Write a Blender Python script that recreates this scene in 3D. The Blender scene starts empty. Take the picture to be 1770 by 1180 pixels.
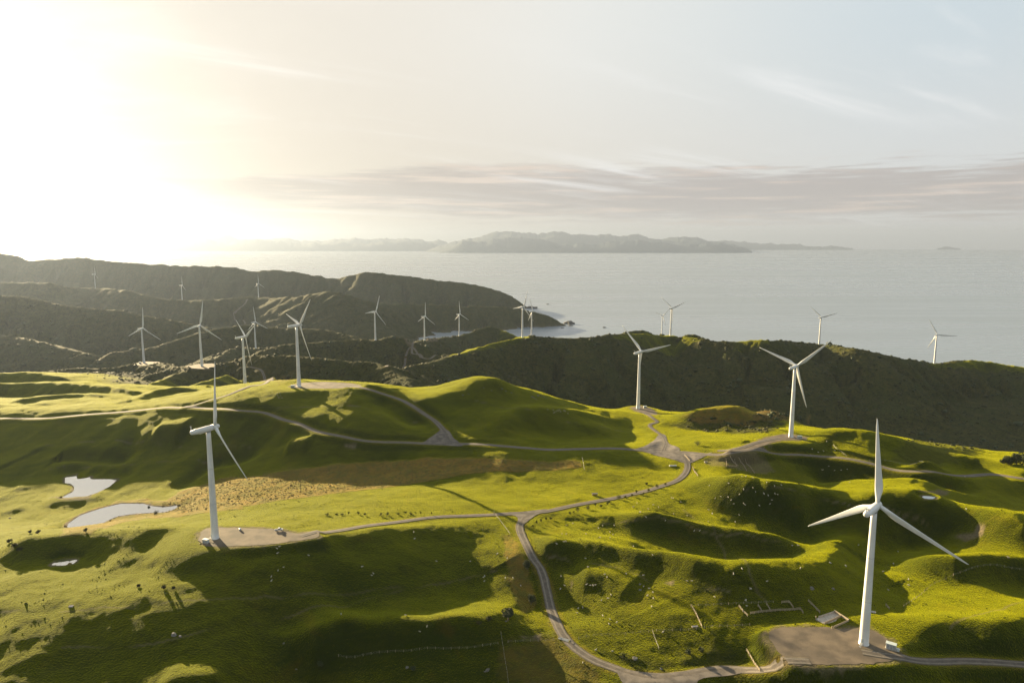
import bpy, bmesh, math, random
import numpy as np
from mathutils import Matrix, Vector, Euler

random.seed(7)
rng = np.random.default_rng(11)
sc = bpy.context.scene
R = math.radians

# ------------------------------------------------------------------ camera, sky, sun, exposure
H = 400.0                       # camera height above the sea
PITCH = math.atan(168 / 1180)
cam_d = bpy.data.cameras.new('camera')
cam = bpy.data.objects.new('camera', cam_d)
sc.collection.objects.link(cam)
cam.location = (0, 0, H)
cam.rotation_euler = (math.pi / 2 - PITCH, 0, 0)
cam_d.sensor_width = 36
cam_d.lens = 24.0
cam_d.clip_start = 1
cam_d.clip_end = 150000
sc.camera = cam

SUN_EL, SUN_AZ = R(10.3), R(-39.5)       # azimuth measured from +Y towards +X
SUN_STRENGTH = 5.0
SKY_STRENGTH = 0.05
EXPOSURE = 2.65
HAZE_DENSITY = 2.5e-5
HAZE_G = 0.05

sun_d = bpy.data.lights.new('sun', 'SUN')
sun_d.energy = SUN_STRENGTH
sun_d.angle = R(0.53)
sun_d.color = (1.0, 0.79, 0.46)
sun = bpy.data.objects.new('sun', sun_d)
sc.collection.objects.link(sun)
sdir = Vector((math.sin(SUN_AZ) * math.cos(SUN_EL), math.cos(SUN_AZ) * math.cos(SUN_EL), math.sin(SUN_EL)))
sun.rotation_euler = sdir.to_track_quat('Z', 'Y').to_euler()
sun.location = (-600, 600, 900)

vs = sc.view_settings
vs.view_transform = 'Standard'
vs.look = 'None'
vs.gamma = 1
vs.exposure = EXPOSURE
vs.use_curve_mapping = False
sc.render.engine = 'CYCLES'
cy = sc.cycles
cy.use_denoising = True
cy.max_bounces = 6
cy.volume_bounces = 0
cy.diffuse_bounces = 2
cy.glossy_bounces = 2
cy.transparent_max_bounces = 8
cy.caustics_reflective = False
cy.caustics_refractive = False


class NT:
    """tiny node-tree helper"""
    def __init__(s, nt):
        s.nt = nt
        s.n = nt.nodes
        s.l = nt.links

    def new(s, t, **kw):
        n = s.n.new(t)
        for k, v in kw.items():
            setattr(n, k, v)
        return n

    def put(s, sock, v):
        if isinstance(v, bpy.types.NodeSocket):
            s.l.new(v, sock)
        elif v is not None:
            sock.default_value = v

    def math(s, op, a, b=None, c=None, clamp=False):
        n = s.new('ShaderNodeMath', operation=op)
        n.use_clamp = clamp
        for i, v in enumerate((a, b, c)):
            s.put(n.inputs[i], v)
        return n.outputs[0]

    def mix(s, f, a, b, blend='MIX'):
        n = s.new('ShaderNodeMix', data_type='RGBA', blend_type=blend)
        n.clamp_factor = True
        s.put(n.inputs[0], f)
        for sock, v in ((n.inputs[6], a), (n.inputs[7], b)):
            if isinstance(v, (tuple, list)) and len(v) == 3:
                v = (*v, 1)
            s.put(sock, v)
        return n.outputs[2]

    def noise(s, vec, scale, detail=4, rough=.55, dim='3D', dist=0.0):
        n = s.new('ShaderNodeTexNoise', noise_dimensions=dim)
        s.put(n.inputs['Vector'], vec)
        n.inputs['Scale'].default_value = scale
        n.inputs['Detail'].default_value = detail
        n.inputs['Roughness'].default_value = rough
        n.inputs['Distortion'].default_value = dist
        return n.outputs[0]

    def ramp(s, x, lo, hi, a=0.0, b=1.0, smooth=True):
        n = s.new('ShaderNodeMapRange', interpolation_type='SMOOTHSTEP' if smooth else 'LINEAR')
        s.put(n.inputs[0], x)
        for i, v in enumerate((lo, hi, a, b)):
            s.put(n.inputs[i + 1], v)
        return n.outputs[0]

    def vec(s, x, y, z):
        n = s.new('ShaderNodeCombineXYZ')
        for i, v in enumerate((x, y, z)):
            s.put(n.inputs[i], v)
        return n.outputs[0]


def build_world():
    w = bpy.data.worlds.new('World')
    sc.world = w
    w.use_nodes = True
    t = NT(w.node_tree)
    t.n.clear()
    out = t.new('ShaderNodeOutputWorld')
    bg = t.new('ShaderNodeBackground')
    sky = t.new('ShaderNodeTexSky', sky_type='NISHITA')
    sky.sun_disc = False
    sky.sun_elevation = SUN_EL
    sky.sun_rotation = SUN_AZ
    sky.altitude = 300
    sky.air_density = 1.0
    sky.dust_density = 2.2
    sky.ozone_density = 1.5
    tc = t.new('ShaderNodeTexCoord')
    sep = t.new('ShaderNodeSeparateXYZ')
    t.l.new(tc.outputs['Generated'], sep.inputs[0])
    x, y, z = sep.outputs
    az = t.math('ARCTAN2', x, y)                       # radians, + to the right
    el = t.math('ARCSINE', z)
    # ---- broad soft lens of stratus above the far mountains
    wob = t.noise(t.vec(t.math('MULTIPLY', az, 3.0), t.math('MULTIPLY', el, 10), 3.1), 1.6, 3)
    wob = t.math('SUBTRACT', wob, .5)
    # band centre and half-height as functions of azimuth
    cen = t.math('ADD', .070, t.math('MULTIPLY', az, -.012))
    hh = t.ramp(az, -.55, -.02, 0.004, .038)
    d = t.math('DIVIDE', t.math('SUBTRACT', el, t.math('ADD', cen, t.math('MULTIPLY', wob, .02))), hh)
    below = t.math('LESS_THAN', d, 0)
    d = t.math('ABSOLUTE', d)
    streak = t.noise(t.vec(t.math('MULTIPLY', az, 5.0), t.math('MULTIPLY', el, 110), .5), 1.0, 6, .62)
    fine = t.noise(t.vec(t.math('MULTIPLY', az, 16.0), t.math('MULTIPLY', el, 260), 7.5), 1.0, 5, .6)
    dens = t.math('ADD', t.math('SUBTRACT', 1.15, d), t.math('MULTIPLY', t.math('SUBTRACT', streak, .5), 2.0))
    dens = t.math('ADD', dens, t.math('MULTIPLY', t.math('SUBTRACT', fine, .5), 1.1))
    dens = t.ramp(dens, 0.05, .55)
    lens = t.math('MULTIPLY', dens, t.ramp(az, -.56, -.34))
    # ---- thin low bars nearer the horizon, right side
    bars = t.noise(t.vec(t.math('MULTIPLY', az, 3.0), t.math('MULTIPLY', el, 190), 11.5), 1.0, 5, .55)
    bars = t.ramp(bars, .50, .68)
    bars = t.math('MULTIPLY', bars, t.ramp(el, .0, .012))
    bars = t.math('MULTIPLY', bars, t.ramp(el, .075, .03))
    bars = t.math('MULTIPLY', bars, t.ramp(az, -.15, .45, 0, .75))
    low = t.math('MULTIPLY', t.ramp(el, .05, -.01), t.ramp(az, -.1, .6, 0, .6))
    # ---- high cirrus on a plane
    zz = t.math('ADD', t.math('MAXIMUM', z, 0.0), .08)
    px = t.math('DIVIDE', x, zz)
    py = t.math('DIVIDE', y, zz)
    rx = t.math('ADD', t.math('MULTIPLY', px, .82), t.math('MULTIPLY', py, .57))
    ry = t.math('SUBTRACT', t.math('MULTIPLY', py, .82), t.math('MULTIPLY', px, .57))
    cir = t.noise(t.vec(t.math('MULTIPLY', rx, .38), t.math('MULTIPLY', ry, 2.2), 1.0), 1.0, 7, .62, dist=.6)
    patch = t.noise(t.vec(px, py, 4.0), .42, 3)
    cir = t.math('MULTIPLY', t.ramp(cir, .50, .80), t.ramp(patch, .40, .62))
    veil = t.ramp(az, -.1, -.8, 0.0, .6)               # thicker high veil towards the sun
    cir2 = t.noise(t.vec(t.math('MULTIPLY', px, .5), t.math('MULTIPLY', py, .9), 9.0), 1.0, 8, .6, dist=1.0)
    cir2 = t.math('MULTIPLY', t.ramp(cir2, .42, .75), veil)
    # colours
    # thin bright veil of high cloud over the clear sky, brightest round the sun
    dt = t.math('ADD', t.math('ADD', t.math('MULTIPLY', x, sdir.x), t.math('MULTIPLY', y, sdir.y)), t.math('MULTIPLY', z, sdir.z))
    near = t.ramp(dt, .45, 1.0)
    veilc = t.mix(t.ramp(dt, .30, .86), (3.1, 3.55, 3.8), (4.3, 4.25, 4.0))
    veilc = t.mix(t.ramp(dt, .70, .97), veilc, (4.1, 3.8, 3.3))
    hor = t.ramp(el, .30, .02)
    veilc = t.mix(t.math('MULTIPLY', hor, .6), veilc, t.mix(t.ramp(dt, .3, .95), (4.1, 3.85, 3.6), (3.6, 3.1, 2.4)))
    base = t.mix(.985, sky.outputs[0], veilc)
    warm = t.ramp(az, .3, -.7)
    lensc = t.mix(warm, (2.5, 2.3, 2.2), (3.2, 2.75, 2.3))
    edge = t.mix(warm, (4.1, 3.4, 2.9), (4.9, 4.2, 3.4))
    lensc = t.mix(t.math('MULTIPLY', t.ramp(streak, .50, .66), .75), lensc, edge)
    col = t.mix(t.math('MULTIPLY', lens, .95), base, lensc)
    col = t.mix(t.math('MULTIPLY', bars, .55), col, t.mix(warm, (2.9, 2.85, 2.95), (4.5, 3.9, 3.4)))
    col = t.mix(low, col, (3.3, 3.15, 3.1))
    cc = t.mix(warm, (4.7, 4.75, 4.75), (6.4, 6.1, 5.7))
    col = t.mix(t.math('MULTIPLY', cir, .75), col, cc)
    col = t.mix(cir2, col, cc)
    col = t.mix(1.0, col, (.65, .65, .65), 'MULTIPLY')      # whole sky scaled down evenly so the sun outweighs it
    t.l.new(col, bg.inputs['Color'])
    bg.inputs['Strength'].default_value = SKY_STRENGTH
    t.l.new(bg.outputs[0], out.inputs['Surface'])


build_world()

# ------------------------------------------------------------------ object helpers
COL = sc.collection


def mesh_obj(name, verts, faces, mat=None, parent=None, smooth=False):
    me = bpy.data.meshes.new(name)
    me.from_pydata([tuple(v) for v in verts], [], [tuple(f) for f in faces])
    if smooth:
        me.polygons.foreach_set('use_smooth', [True] * len(me.polygons))
    me.update()
    o = bpy.data.objects.new(name, me)
    COL.objects.link(o)
    if mat:
        me.materials.append(mat)
    if parent:
        o.parent = parent
    return o


def bm_obj(name, bm, mat=None, parent=None, smooth=False):
    me = bpy.data.meshes.new(name)
    bm.normal_update()
    bm.to_mesh(me)
    bm.free()
    if smooth:
        me.polygons.foreach_set('use_smooth', [True] * len(me.polygons))
    o = bpy.data.objects.new(name, me)
    COL.objects.link(o)
    if mat:
        me.materials.append(mat)
    if parent:
        o.parent = parent
    return o


def empty(name, loc, rz=0.0):
    o = bpy.data.objects.new(name, None)
    o.empty_display_size = 1
    COL.objects.link(o)
    o.location = loc
    o.rotation_euler = (0, 0, rz)
    return o


def tag(o, label, cat, group=None, kind=None):
    o['label'] = label
    o['category'] = cat
    if group:
        o['group'] = group
    if kind:
        o['kind'] = kind
    return o


def struct(o):
    o['kind'] = 'structure'
    return o


def copy_tree(o, parent=None):
    c = o.copy()
    COL.objects.link(c)
    if parent:
        c.parent = parent
    for ch in list(o.children):
        copy_tree(ch, c)
    return c


def box(bm, cx, cy, cz, sx, sy, sz, rz=0.0, bev=0.0):
    m = Matrix.Translation((cx, cy, cz)) @ Matrix.Rotation(rz, 4, 'Z') @ Matrix.Diagonal((sx, sy, sz, 1))
    r = bmesh.ops.create_cube(bm, size=1, matrix=m)
    if bev:
        es = {e for v in r['verts'] for e in v.link_edges}
        bmesh.ops.bevel(bm, geom=list(es), offset=bev, segments=2, affect='EDGES', profile=.5)


# ------------------------------------------------------------------ materials
def principled(name, col, rough=.6, spec=.3):
    m = bpy.data.materials.new(name)
    m.use_nodes = True
    t = NT(m.node_tree)
    p = t.n['Principled BSDF']
    p.inputs['Base Color'].default_value = (*col, 1)
    p.inputs['Roughness'].default_value = rough
    p.inputs['Specular IOR Level'].default_value = spec
    return m, t, p


def varied(name, c1, c2, scale, rough=.7, spec=.25, bump=0.0, bscale=None, detail=5):
    m, t, p = principled(name, c1, rough, spec)
    g = t.new('ShaderNodeNewGeometry')
    n = t.noise(g.outputs['Position'], scale, detail)
    t.l.new(t.mix(t.ramp(n, .35, .65), c1, c2), p.inputs['Base Color'])
    if bump:
        b = t.new('ShaderNodeBump')
        b.inputs['Strength'].default_value = 1.0
        b.inputs['Distance'].default_value = bump
        t.l.new(t.noise(g.outputs['Position'], bscale or scale * 3, 4), b.inputs['Height'])
        t.l.new(b.outputs[0], p.inputs['Normal'])
    return m


def ground_material():
    m, t, p = principled('ground', (.08, .1, .02), .9, .03)
    g = t.new('ShaderNodeNewGeometry')
    P = g.outputs['Position']
    at = t.new('ShaderNodeAttribute', attribute_name='cover')
    sepc = t.new('ShaderNodeSeparateColor')
    t.l.new(at.outputs['Color'], sepc.inputs[0])
    scrub, dry, dirt = sepc.outputs
    big = t.noise(P, .012, 5, .6)
    sxyz = t.new('ShaderNodeSeparateXYZ')
    t.l.new(P, sxyz.inputs[0])
    sx_, sy_, sz_ = sxyz.outputs
    mid = t.noise(P, .07, 6, .65)
    fine = t.noise(P, .55, 5, .7)
    clump = t.noise(P, .22, 3, .6)
    # pasture
    pas = t.mix(t.ramp(big, .38, .62), (.014, .022, .0008), (.026, .030, .001))
    pas = t.mix(t.ramp(mid, .45, .70), pas, (.012, .018, .0008))
    pas = t.mix(t.math('MULTIPLY', t.ramp(fine, .46, .64), .8), pas, (.010, .015, .001))
    terr = t.noise(t.vec(t.math('MULTIPLY', sx_, .06), t.math('MULTIPLY', sy_, .06), t.math('MULTIPLY', sz_, .8)), 1.0, 4, .6)
    pas = t.mix(t.math('MULTIPLY', t.ramp(terr, .48, .62), .75), pas, (.011, .017, .001))
    brown = t.noise(P, .03, 4, .65, dist=.8)
    pas = t.mix(t.math('MULTIPLY', t.ramp(brown, .56, .72), .6), pas, (.036, .027, .003))
    # scrub-covered hillside
    scr = t.mix(t.ramp(mid, .38, .62), (.030, .033, .007), (.050, .046, .010))
    scr = t.mix(t.math('MULTIPLY', t.ramp(big, .45, .65), .7), scr, (.034, .040, .008))
    scr = t.mix(t.math('MULTIPLY', t.ramp(clump, .5, .65), .8), scr, (.014, .017, .006))
    # dry tussock
    dr = t.mix(t.ramp(mid, .35, .65), (.155, .092, .023), (.092, .064, .017))
    dr = t.mix(t.math('MULTIPLY', t.ramp(clump, .48, .62), .7), dr, (.07, .066, .020))
    # bare dirt, cuttings, sheep tracks
    di = t.mix(t.ramp(fine, .35, .65), (.15, .115, .078), (.085, .070, .045))
    c = t.mix(scrub, pas, scr)
    c = t.mix(dry, c, dr)
    c = t.mix(dirt, c, di)
    t.l.new(c, p.inputs['Base Color'])
    p.inputs['Sheen Weight'].default_value = .55
    p.inputs['Sheen Roughness'].default_value = .38
    t.l.new(t.mix(.66, c, (.64, .64, .0)), p.inputs['Sheen Tint'])
    sw = t.math('SUBTRACT', .78, t.math('MULTIPLY', scrub, .80))
    sw = t.math('MAXIMUM', t.math('SUBTRACT', sw, t.math('ADD', t.math('MULTIPLY', dry, .5), t.math('MULTIPLY', dirt, .7))), 0.0)
    t.l.new(sw, p.inputs['Sheen Weight'])
    # turf relief: tufts and clumps
    hgt = t.math('ADD', t.math('MULTIPLY', fine, .45), t.math('MULTIPLY', t.math('MULTIPLY', clump, scrub), 2.6))
    hgt = t.math('ADD', hgt, t.math('MULTIPLY', t.math('MULTIPLY', clump, dry), 1.3))
    hgt = t.math('ADD', hgt, t.math('MULTIPLY', mid, .9))
    hgt = t.math('ADD', hgt, t.math('MULTIPLY', t.noise(P, 1.1, 3, .6), .75))
    b = t.new('ShaderNodeBump')
    b.inputs['Strength'].default_value = 1.0
    b.inputs['Distance'].default_value = 1.0
    t.l.new(hgt, b.inputs['Height'])
    t.l.new(b.outputs[0], p.inputs['Normal'])
    return m


def water_material(name, col, rough, waves, pond=False):
    m, t, p = principled(name, col, rough, .5)
    p.inputs['IOR'].default_value = 6.0 if pond else 1.33
    g = t.new('ShaderNodeNewGeometry')
    P = g.outputs['Position']
    mp = t.new('ShaderNodeMapping')
    mp.inputs['Scale'].default_value = (.35, 1.0, 1.0)
    t.l.new(P, mp.inputs['Vector'])
    v = mp.outputs[0]
    h = t.noise(v, waves, 4, .6)
    b = t.new('ShaderNodeBump')
    b.inputs['Strength'].default_value = .5 if pond else 1.0
    b.inputs['Distance'].default_value = .02 if pond else .045
    t.l.new(h, b.inputs['Height'])
    t.l.new(b.outputs[0], p.inputs['Normal'])
    if not pond:
        mp2 = t.new('ShaderNodeMapping')
        mp2.inputs['Scale'].default_value = (.12, 1.0, 1.0)
        t.l.new(P, mp2.inputs['Vector'])
        sl = t.noise(mp2.outputs[0], .0016, 5, .6)
        t.l.new(t.ramp(sl, .38, .64, rough - .05, rough + .06), p.inputs['Roughness'])
    return m


M = {}
M['ground'] = ground_material()
M['sea'] = water_material('sea_water', (.17, .20, .23), .30, .05)
M['pond'] = water_material('pond_water', (.05, .05, .045), .03, .8, True)
def road_material():
    m, t, p = principled('gravel_road', (.1, .09, .08), .92, .15)
    g = t.new('ShaderNodeNewGeometry')
    P = g.outputs['Position']
    at = t.new('ShaderNodeAttribute', attribute_name='across')
    sc3 = t.new('ShaderNodeSeparateColor')
    t.l.new(at.outputs['Color'], sc3.inputs[0])
    f = t.math('ABSOLUTE', t.math('SUBTRACT', sc3.outputs[0], .5))
    wob = t.math('MULTIPLY', t.math('SUBTRACT', t.noise(P, .25, 3), .5), .14)
    track = t.ramp(t.math('ABSOLUTE', t.math('SUBTRACT', t.math('ADD', f, wob), .25)), .13, .02)
    edge = t.ramp(t.math('ADD', f, t.math('MULTIPLY', wob, 1.6)), .36, .50)
    base = t.mix(t.ramp(t.noise(P, .3, 5), .35, .65), (.105, .088, .070), (.072, .062, .052))
    base = t.mix(t.math('MULTIPLY', track, .65), base, (.185, .162, .132))
    base = t.mix(t.math('MULTIPLY', t.ramp(t.noise(P, 1.2, 4), .5, .7), .5), base, (.055, .048, .04))
    base = t.mix(t.math('MULTIPLY', edge, .8), base, (.075, .066, .022))
    t.l.new(base, p.inputs['Base Color'])
    b = t.new('ShaderNodeBump')
    b.inputs['Distance'].default_value = .06
    t.l.new(t.noise(P, 3, 4), b.inputs['Height'])
    t.l.new(b.outputs[0], p.inputs['Normal'])
    return m


M['road'] = road_material()
M['junction'] = varied('gravel_junction', (.135, .115, .095), (.080, .069, .058), .22, .9, .2, .05, 3.0)
M['pad'] = varied('gravel_pad', (.140, .108, .074), (.080, .064, .046), .11, .9, .2, .05, 3.0)
M['white'] = varied('white_paint', (.56, .56, .55), (.50, .50, .485), .12, .42, .4)
M['blade'] = varied('blade_gelcoat', (.55, .555, .55), (.49, .50, .495), .1, .38, .4)
M['seam'] = varied('tower_seam', (.40, .40, .39), (.33, .33, .32), .6, .5, .3)
M['grey'] = varied('grey_metal', (.30, .31, .31), (.22, .23, .23), .8, .5, .4)
M['greygreen'] = varied('kiosk_paint', (.42, .46, .44), (.36, .40, .38), .9, .5, .4)
M['dark'] = varied('dark_steel', (.05, .05, .05), (.08, .08, .08), 2, .5, .4)
M['wood'] = varied('weathered_timber', (.30, .25, .18), (.20, .165, .12), 2.5, .85, .2)
M['wire'] = varied('fence_wire', (.25, .25, .24), (.2, .2, .19), 2, .5, .4)
M['concrete'] = varied('old_concrete', (.36, .33, .29), (.26, .235, .20), .9, .9, .2, .02, 5)
M['rock'] = varied('rock', (.15, .14, .12), (.08, .075, .065), 1.1, .9, .2, .15, 2.5)
M['seacliff'] = varied('sea_rock', (.09, .085, .075), (.05, .05, .045), .2, .9, .2, .5, .3)
M['wool'] = varied('sheep_wool', (.40, .37, .30), (.30, .275, .22), 4, .95, .1, .04, 9)
M['face'] = varied('sheep_face', (.45, .40, .33), (.35, .3, .25), 5, .9, .1)
M['leaf_dark'] = varied('dark_leaves', (.020, .030, .010), (.040, .048, .014), 1.2, .8, .2)
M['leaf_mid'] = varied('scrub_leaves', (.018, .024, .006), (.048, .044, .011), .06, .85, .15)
M['leaf_dry'] = varied('dry_tufts', (.125, .088, .026), (.075, .062, .017), .5, .9, .1)
M['tuft'] = varied('grass_tuft', (.030, .038, .002), (.055, .052, .004), .3, .9, .05)
M['leaf_young'] = varied('young_leaves', (.055, .070, .008), (.085, .085, .016), .8, .85, .1)
M['bark'] = varied('bark', (.13, .10, .07), (.08, .062, .045), 3, .9, .2)
M['yellow'] = varied('yellow_marker', (.65, .52, .03), (.55, .44, .03), 3, .6, .3)
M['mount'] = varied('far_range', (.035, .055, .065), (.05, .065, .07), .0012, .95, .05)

# ------------------------------------------------------------------ picture geometry used to survey the land
FPX = 1180.0
SP, CP = math.sin(PITCH), math.cos(PITCH)


def ray(px, py):
    a = (np.asarray(px, float) - 885) / FPX
    v = (np.asarray(py, float) - 590) / FPX
    F = CP - v * SP
    return a / F, (SP + v * CP) / F


def at_depth(px, py, Y):
    u, r = ray(px, py)
    return np.array([u * Y, Y, H - r * Y])


def at_height(px, py, Z):
    u, r = ray(px, py)
    Y = (H - Z) / r
    return np.array([u * Y, Y, Z])


# turbines: base px, base py, hub py, heading of rotor axis (deg from +Y to the right), rotor phase, label
HUB = 68.0
TURB = [
    (1493, 1112, 878, 48, -4, 'nearest wind turbine, white, on the broad gravel pad by a walled stock pen'),
    (372, 930, 741, 46, 11, 'white wind turbine seen side on, on the gravel pad above the two ponds'),
    (517, 668, 563, 48, 43, 'white wind turbine on the grassy crest at the upper road, blades like a Y'),
    (424, 667, 583, 48, 60, 'white wind turbine left of the road end crest, beside a bend of pale track'),
    (349, 633, 563, -8, 10, 'white wind turbine with its rotor face on, on a pad behind dark bush gullies'),
    (249, 627, 568, 10, 5, 'white wind turbine on a pale pad with a bright box, before a big hazy hill'),
    (442, 602, 557, 24, -6, 'white wind turbine on a low pad below a zigzag hill track'),
    (165, 498, 474, 48, 0, 'tiny hazy wind turbine on the far ridge, first of three from the sun side'),
    (315, 518, 493, 48, 5, 'tiny hazy wind turbine on the far ridge, middle one of three'),
    (447, 514, 490, 30, 0, 'tiny hazy wind turbine on the far ridge, directly above the zigzag track'),
    (649, 588, 539, 34, 20, 'white wind turbine on a dark bushy ridge with one blade pointing level'),
    (734, 588, 547, 40, 3, 'small white wind turbine on an orange earth pad above the bay'),
    (794, 580, 543, 46, -5, 'small white wind turbine on the crest just in front of the bay beach'),
    (903, 583, 531, 48, 20, 'white wind turbine at the top of the lit green spur, overlapping the headland'),
    (919, 579, 538, 48, -20, 'small wind turbine half hidden just behind the one at the lit green spur'),
    (1103, 706, 609, 48, -47, 'white wind turbine at the end of the short winding spur track, two blades raised'),
    (1159, 580, 533, 48, -55, 'white wind turbine on the flat hilltop before the open sea, taller of a close pair'),
    (1144, 577, 546, 48, 45, 'wind turbine in the close pair on the flat hilltop, smaller and farther one'),
    (1367, 755, 634, 48, 48, 'white wind turbine on the gravel pad beside the ridge road, before the dark valley'),
    (1416, 595, 549, 48, -50, 'white wind turbine standing alone on the skyline ridge, its foot behind a raised blade'),
    (1615, 628, 579, 48, -30, 'wind turbine at the right end of the dark ridge, beside a bright green crest'),
]
TB = []
for (px, py, hy, az, ph, lb) in TURB:
    u, rb = ray(px, py)
    _, rh = ray(px, hy)
    Y = HUB / (rb - rh)
    TB.append((float(u * Y), float(Y), float(H - rb * Y)))

# ------------------------------------------------------------------ terrain
CP_ = []                                   # control points (X, Y, Z)


def cz(*pts):                              # pixel + height
    for (px, py, Z) in pts:
        CP_.append(at_height(px, py, Z))


def cd(*pts):                              # pixel + depth
    for (px, py, Y) in pts:
        CP_.append(at_depth(px, py, Y))


def cw(*pts):                              # tan(azimuth), depth, height
    for (u, Y, Z) in pts:
        CP_.append(np.array([u * Y, Y, Z]))


for t_ in TB:
    if t_[1] < 1000:
        CP_.append(np.array(t_))
# near ground, roads
cz((1100, 1165, 197), (960, 1040, 197), (905, 930, 206), (905, 890, 208), (1300, 1155, 201), (1610, 1142, 206), (1770, 1147, 206),
   (1380, 1110, 207), (450, 930, 221), (600, 913, 216), (750, 896, 211), (1000, 872, 206), (1100, 848, 205), (1188, 815, 207),
   (1150, 775, 209), (1050, 776, 211), (900, 773, 213), (775, 762, 216), (600, 758, 219), (500, 728, 225), (400, 707, 230),
   (300, 705, 222), (150, 715, 213), (0, 723, 208), (740, 725, 225), (500, 690, 237), (560, 692, 236.5), (700, 690, 236), (640, 667, 247),
   (1300, 783, 212), (1450, 793, 212), (1600, 812, 210), (1770, 826, 208), (1300, 770, 218))
# fields and gullies
cz((900, 835, 204), (700, 860, 207), (500, 890, 214), (1000, 812, 206), (650, 800, 203), (520, 835, 199.5), (400, 850, 196),
   (300, 878, 190), (210, 893, 188), (145, 842, 177), (0, 900, 176), (60, 860, 176), (0, 800, 185), (100, 770, 194), (230, 800, 188),
   (330, 770, 200), (450, 760, 209), (300, 905, 209), (200, 922, 213), (60, 928, 214), (120, 972, 213), (0, 950, 213),
   (0, 1000, 215.5), (200, 1000, 217), (330, 985, 219), (320, 1012, 218), (200, 1025, 217), (100, 1040, 216.5), (0, 1050, 216), (0, 1110, 213), (0, 1180, 208.5), (150, 1100, 211.5), (150, 1178, 205.5),
   (300, 1050, 215), (300, 1100, 210.5), (300, 1150, 206.5), (330, 1170, 206), (420, 960, 219.5), (420, 985, 218.5), (420, 1040, 212), (420, 1090, 206.5), (430, 1150, 201),
   (500, 945, 219), (500, 978, 217), (500, 1015, 212), (500, 1055, 206), (500, 1090, 201.5), (600, 935, 216), (600, 972, 213.5), (600, 1005, 208.5), (600, 1045, 203),
   (700, 930, 211.5), (700, 960, 210), (700, 1000, 205.4), (700, 1040, 201), (800, 915, 209.5), (800, 945, 207.5), (800, 990, 203), (800, 1035, 200), (870, 990, 203),
   (515, 1120, 200), (545, 1102, 203), (602, 1086, 204.5), (704, 1075, 203), (790, 1070, 202.5), (850, 1065, 202),
   (520, 1150, 193), (602, 1120, 197), (602, 1150, 193), (704, 1105, 198.5), (704, 1150, 194), (800, 1110, 197), (800, 1160, 193), (600, 1180, 190), (860, 1180, 190), (450, 1178, 196))
cz((1000, 945, 206), (1000, 1010, 203), (1130, 1010, 204), (1180, 1095, 203), (1120, 905, 203), (1250, 925, 199), (1400, 945, 194),
   (1280, 1000, 208), (1370, 1010, 210), (1350, 1060, 208), (1600, 920, 199), (1700, 925, 205), (1770, 915, 210), (1770, 1010, 204), (1640, 1010, 205),
   (1560, 1020, 200), (1770, 1090, 211), (1640, 1090, 209), (1380, 875, 206), (1560, 880, 208), (1600, 830, 196), (1420, 825, 200), (1770, 855, 200),
   (1200, 845, 208), (1300, 845, 211), (1500, 1000, 200), (1050, 1100, 200), (1500, 1180, 203), (1770, 1180, 200))
# lit hill behind the junction, near ridge line
cd((830, 651, 775), (780, 668, 760), (880, 667, 775), (930, 680, 770), (1000, 700, 770), (1060, 707, 800), (950, 740, 690), (870, 720, 690),
   (720, 672, 800), (1050, 740, 720), (1200, 712, 770), (1260, 704, 790), (1320, 706, 790), (1390, 735, 730), (1220, 745, 690),
   (1330, 735, 700), (1480, 745, 690), (1560, 757, 690), (1640, 768, 680), (1700, 786, 640), (1770, 783, 660), (1560, 790, 590))
# valley floors beyond the near ridge
cw((.00, 930, 165), (.1, 960, 110), (.2, 960, 80), (.35, 950, 55), (.5, 920, 45), (.65, 900, 45), (.8, 880, 45), (1.0, 870, 45), (.9, 700, 150), (1.1, 650, 150),
   (.1, 1140, 70), (.25, 1130, 35), (.4, 1100, 10), (.6, 1080, 5), (.8, 1080, 5), (1.1, 1080, 5), (-.08, 960, 175), (-.05, 1120, 120), (-.2, 1030, 140), (-.3, 1080, 132), (-.45, 1090, 130), (-.6, 1080, 130), (-.75, 1070, 130), (-1.0, 1060, 140),
   (-.3, 1330, 110), (-.2, 1290, 95), (-.1, 1240, 95), (-.75, 1500, 55), (-.6, 1520, 50), (-.45, 1540, 55), (-.95, 1450, 65), (-1.25, 1350, 80), (-.3, 1560, 75), (-.2, 1700, 70), (-.1, 1750, 75), (.0, 1700, 80), (.1, 1500, 80), (.4, 1450, 70), (.8, 1400, 60), (1.15, 1350, 50))
cz((60, 690, 206), (180, 680, 206), (270, 690, 210), (340, 680, 214), (0, 690, 205), (120, 700, 212))
cw((-.95, 900, 200), (-1.25, 900, 190), (-.95, 600, 190), (-1.25, 600, 180), (-.95, 420, 205), (-1.25, 400, 195), (-.85, 320, 210), (-1.1, 300, 205), (-.9, 200, 200), (0, 150, 192), (.8, 150, 195), (1.1, 300, 200), (-1.25, 150, 195), (0, 220, 193), (.6, 230, 203), (-.5, 220, 200), (1.0, 450, 205))
cw((-.36, 2330, 40), (-.2, 2330, 30), (-.1, 2250, 55), (-.55, 2180, 50), (-.62, 2750, 50), (-.8, 2700, 60), (-1.1, 2700, 80), (-.45, 2700, 45), (-.3, 2750, 30), (-.21, 2800, 14), (-.75, 3700, 40), (-.5, 3700, 35), (-.3, 3700, 30), (-.15, 3800, 10), (-1.1, 3650, 60),
   (-.05, 2350, 40), (-.14, 2850, -5), (-.1, 3050, -6), (-.05, 3150, -8), (0, 3150, -10), (.04, 3150, -12), (-.06, 2700, 5), (-.75, 4900, -20), (-.4, 4900, -30), (-.1, 4850, -40), (.02, 4500, -30), (.03, 4200, -12), (-1.2, 4950, 0), (.0, 3900, -8), (.03, 3600, -12), (0, 4350, -12), (-.1, 4350, 0), (-.5, 4350, 40), (-1.0, 4350, 60))
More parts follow.
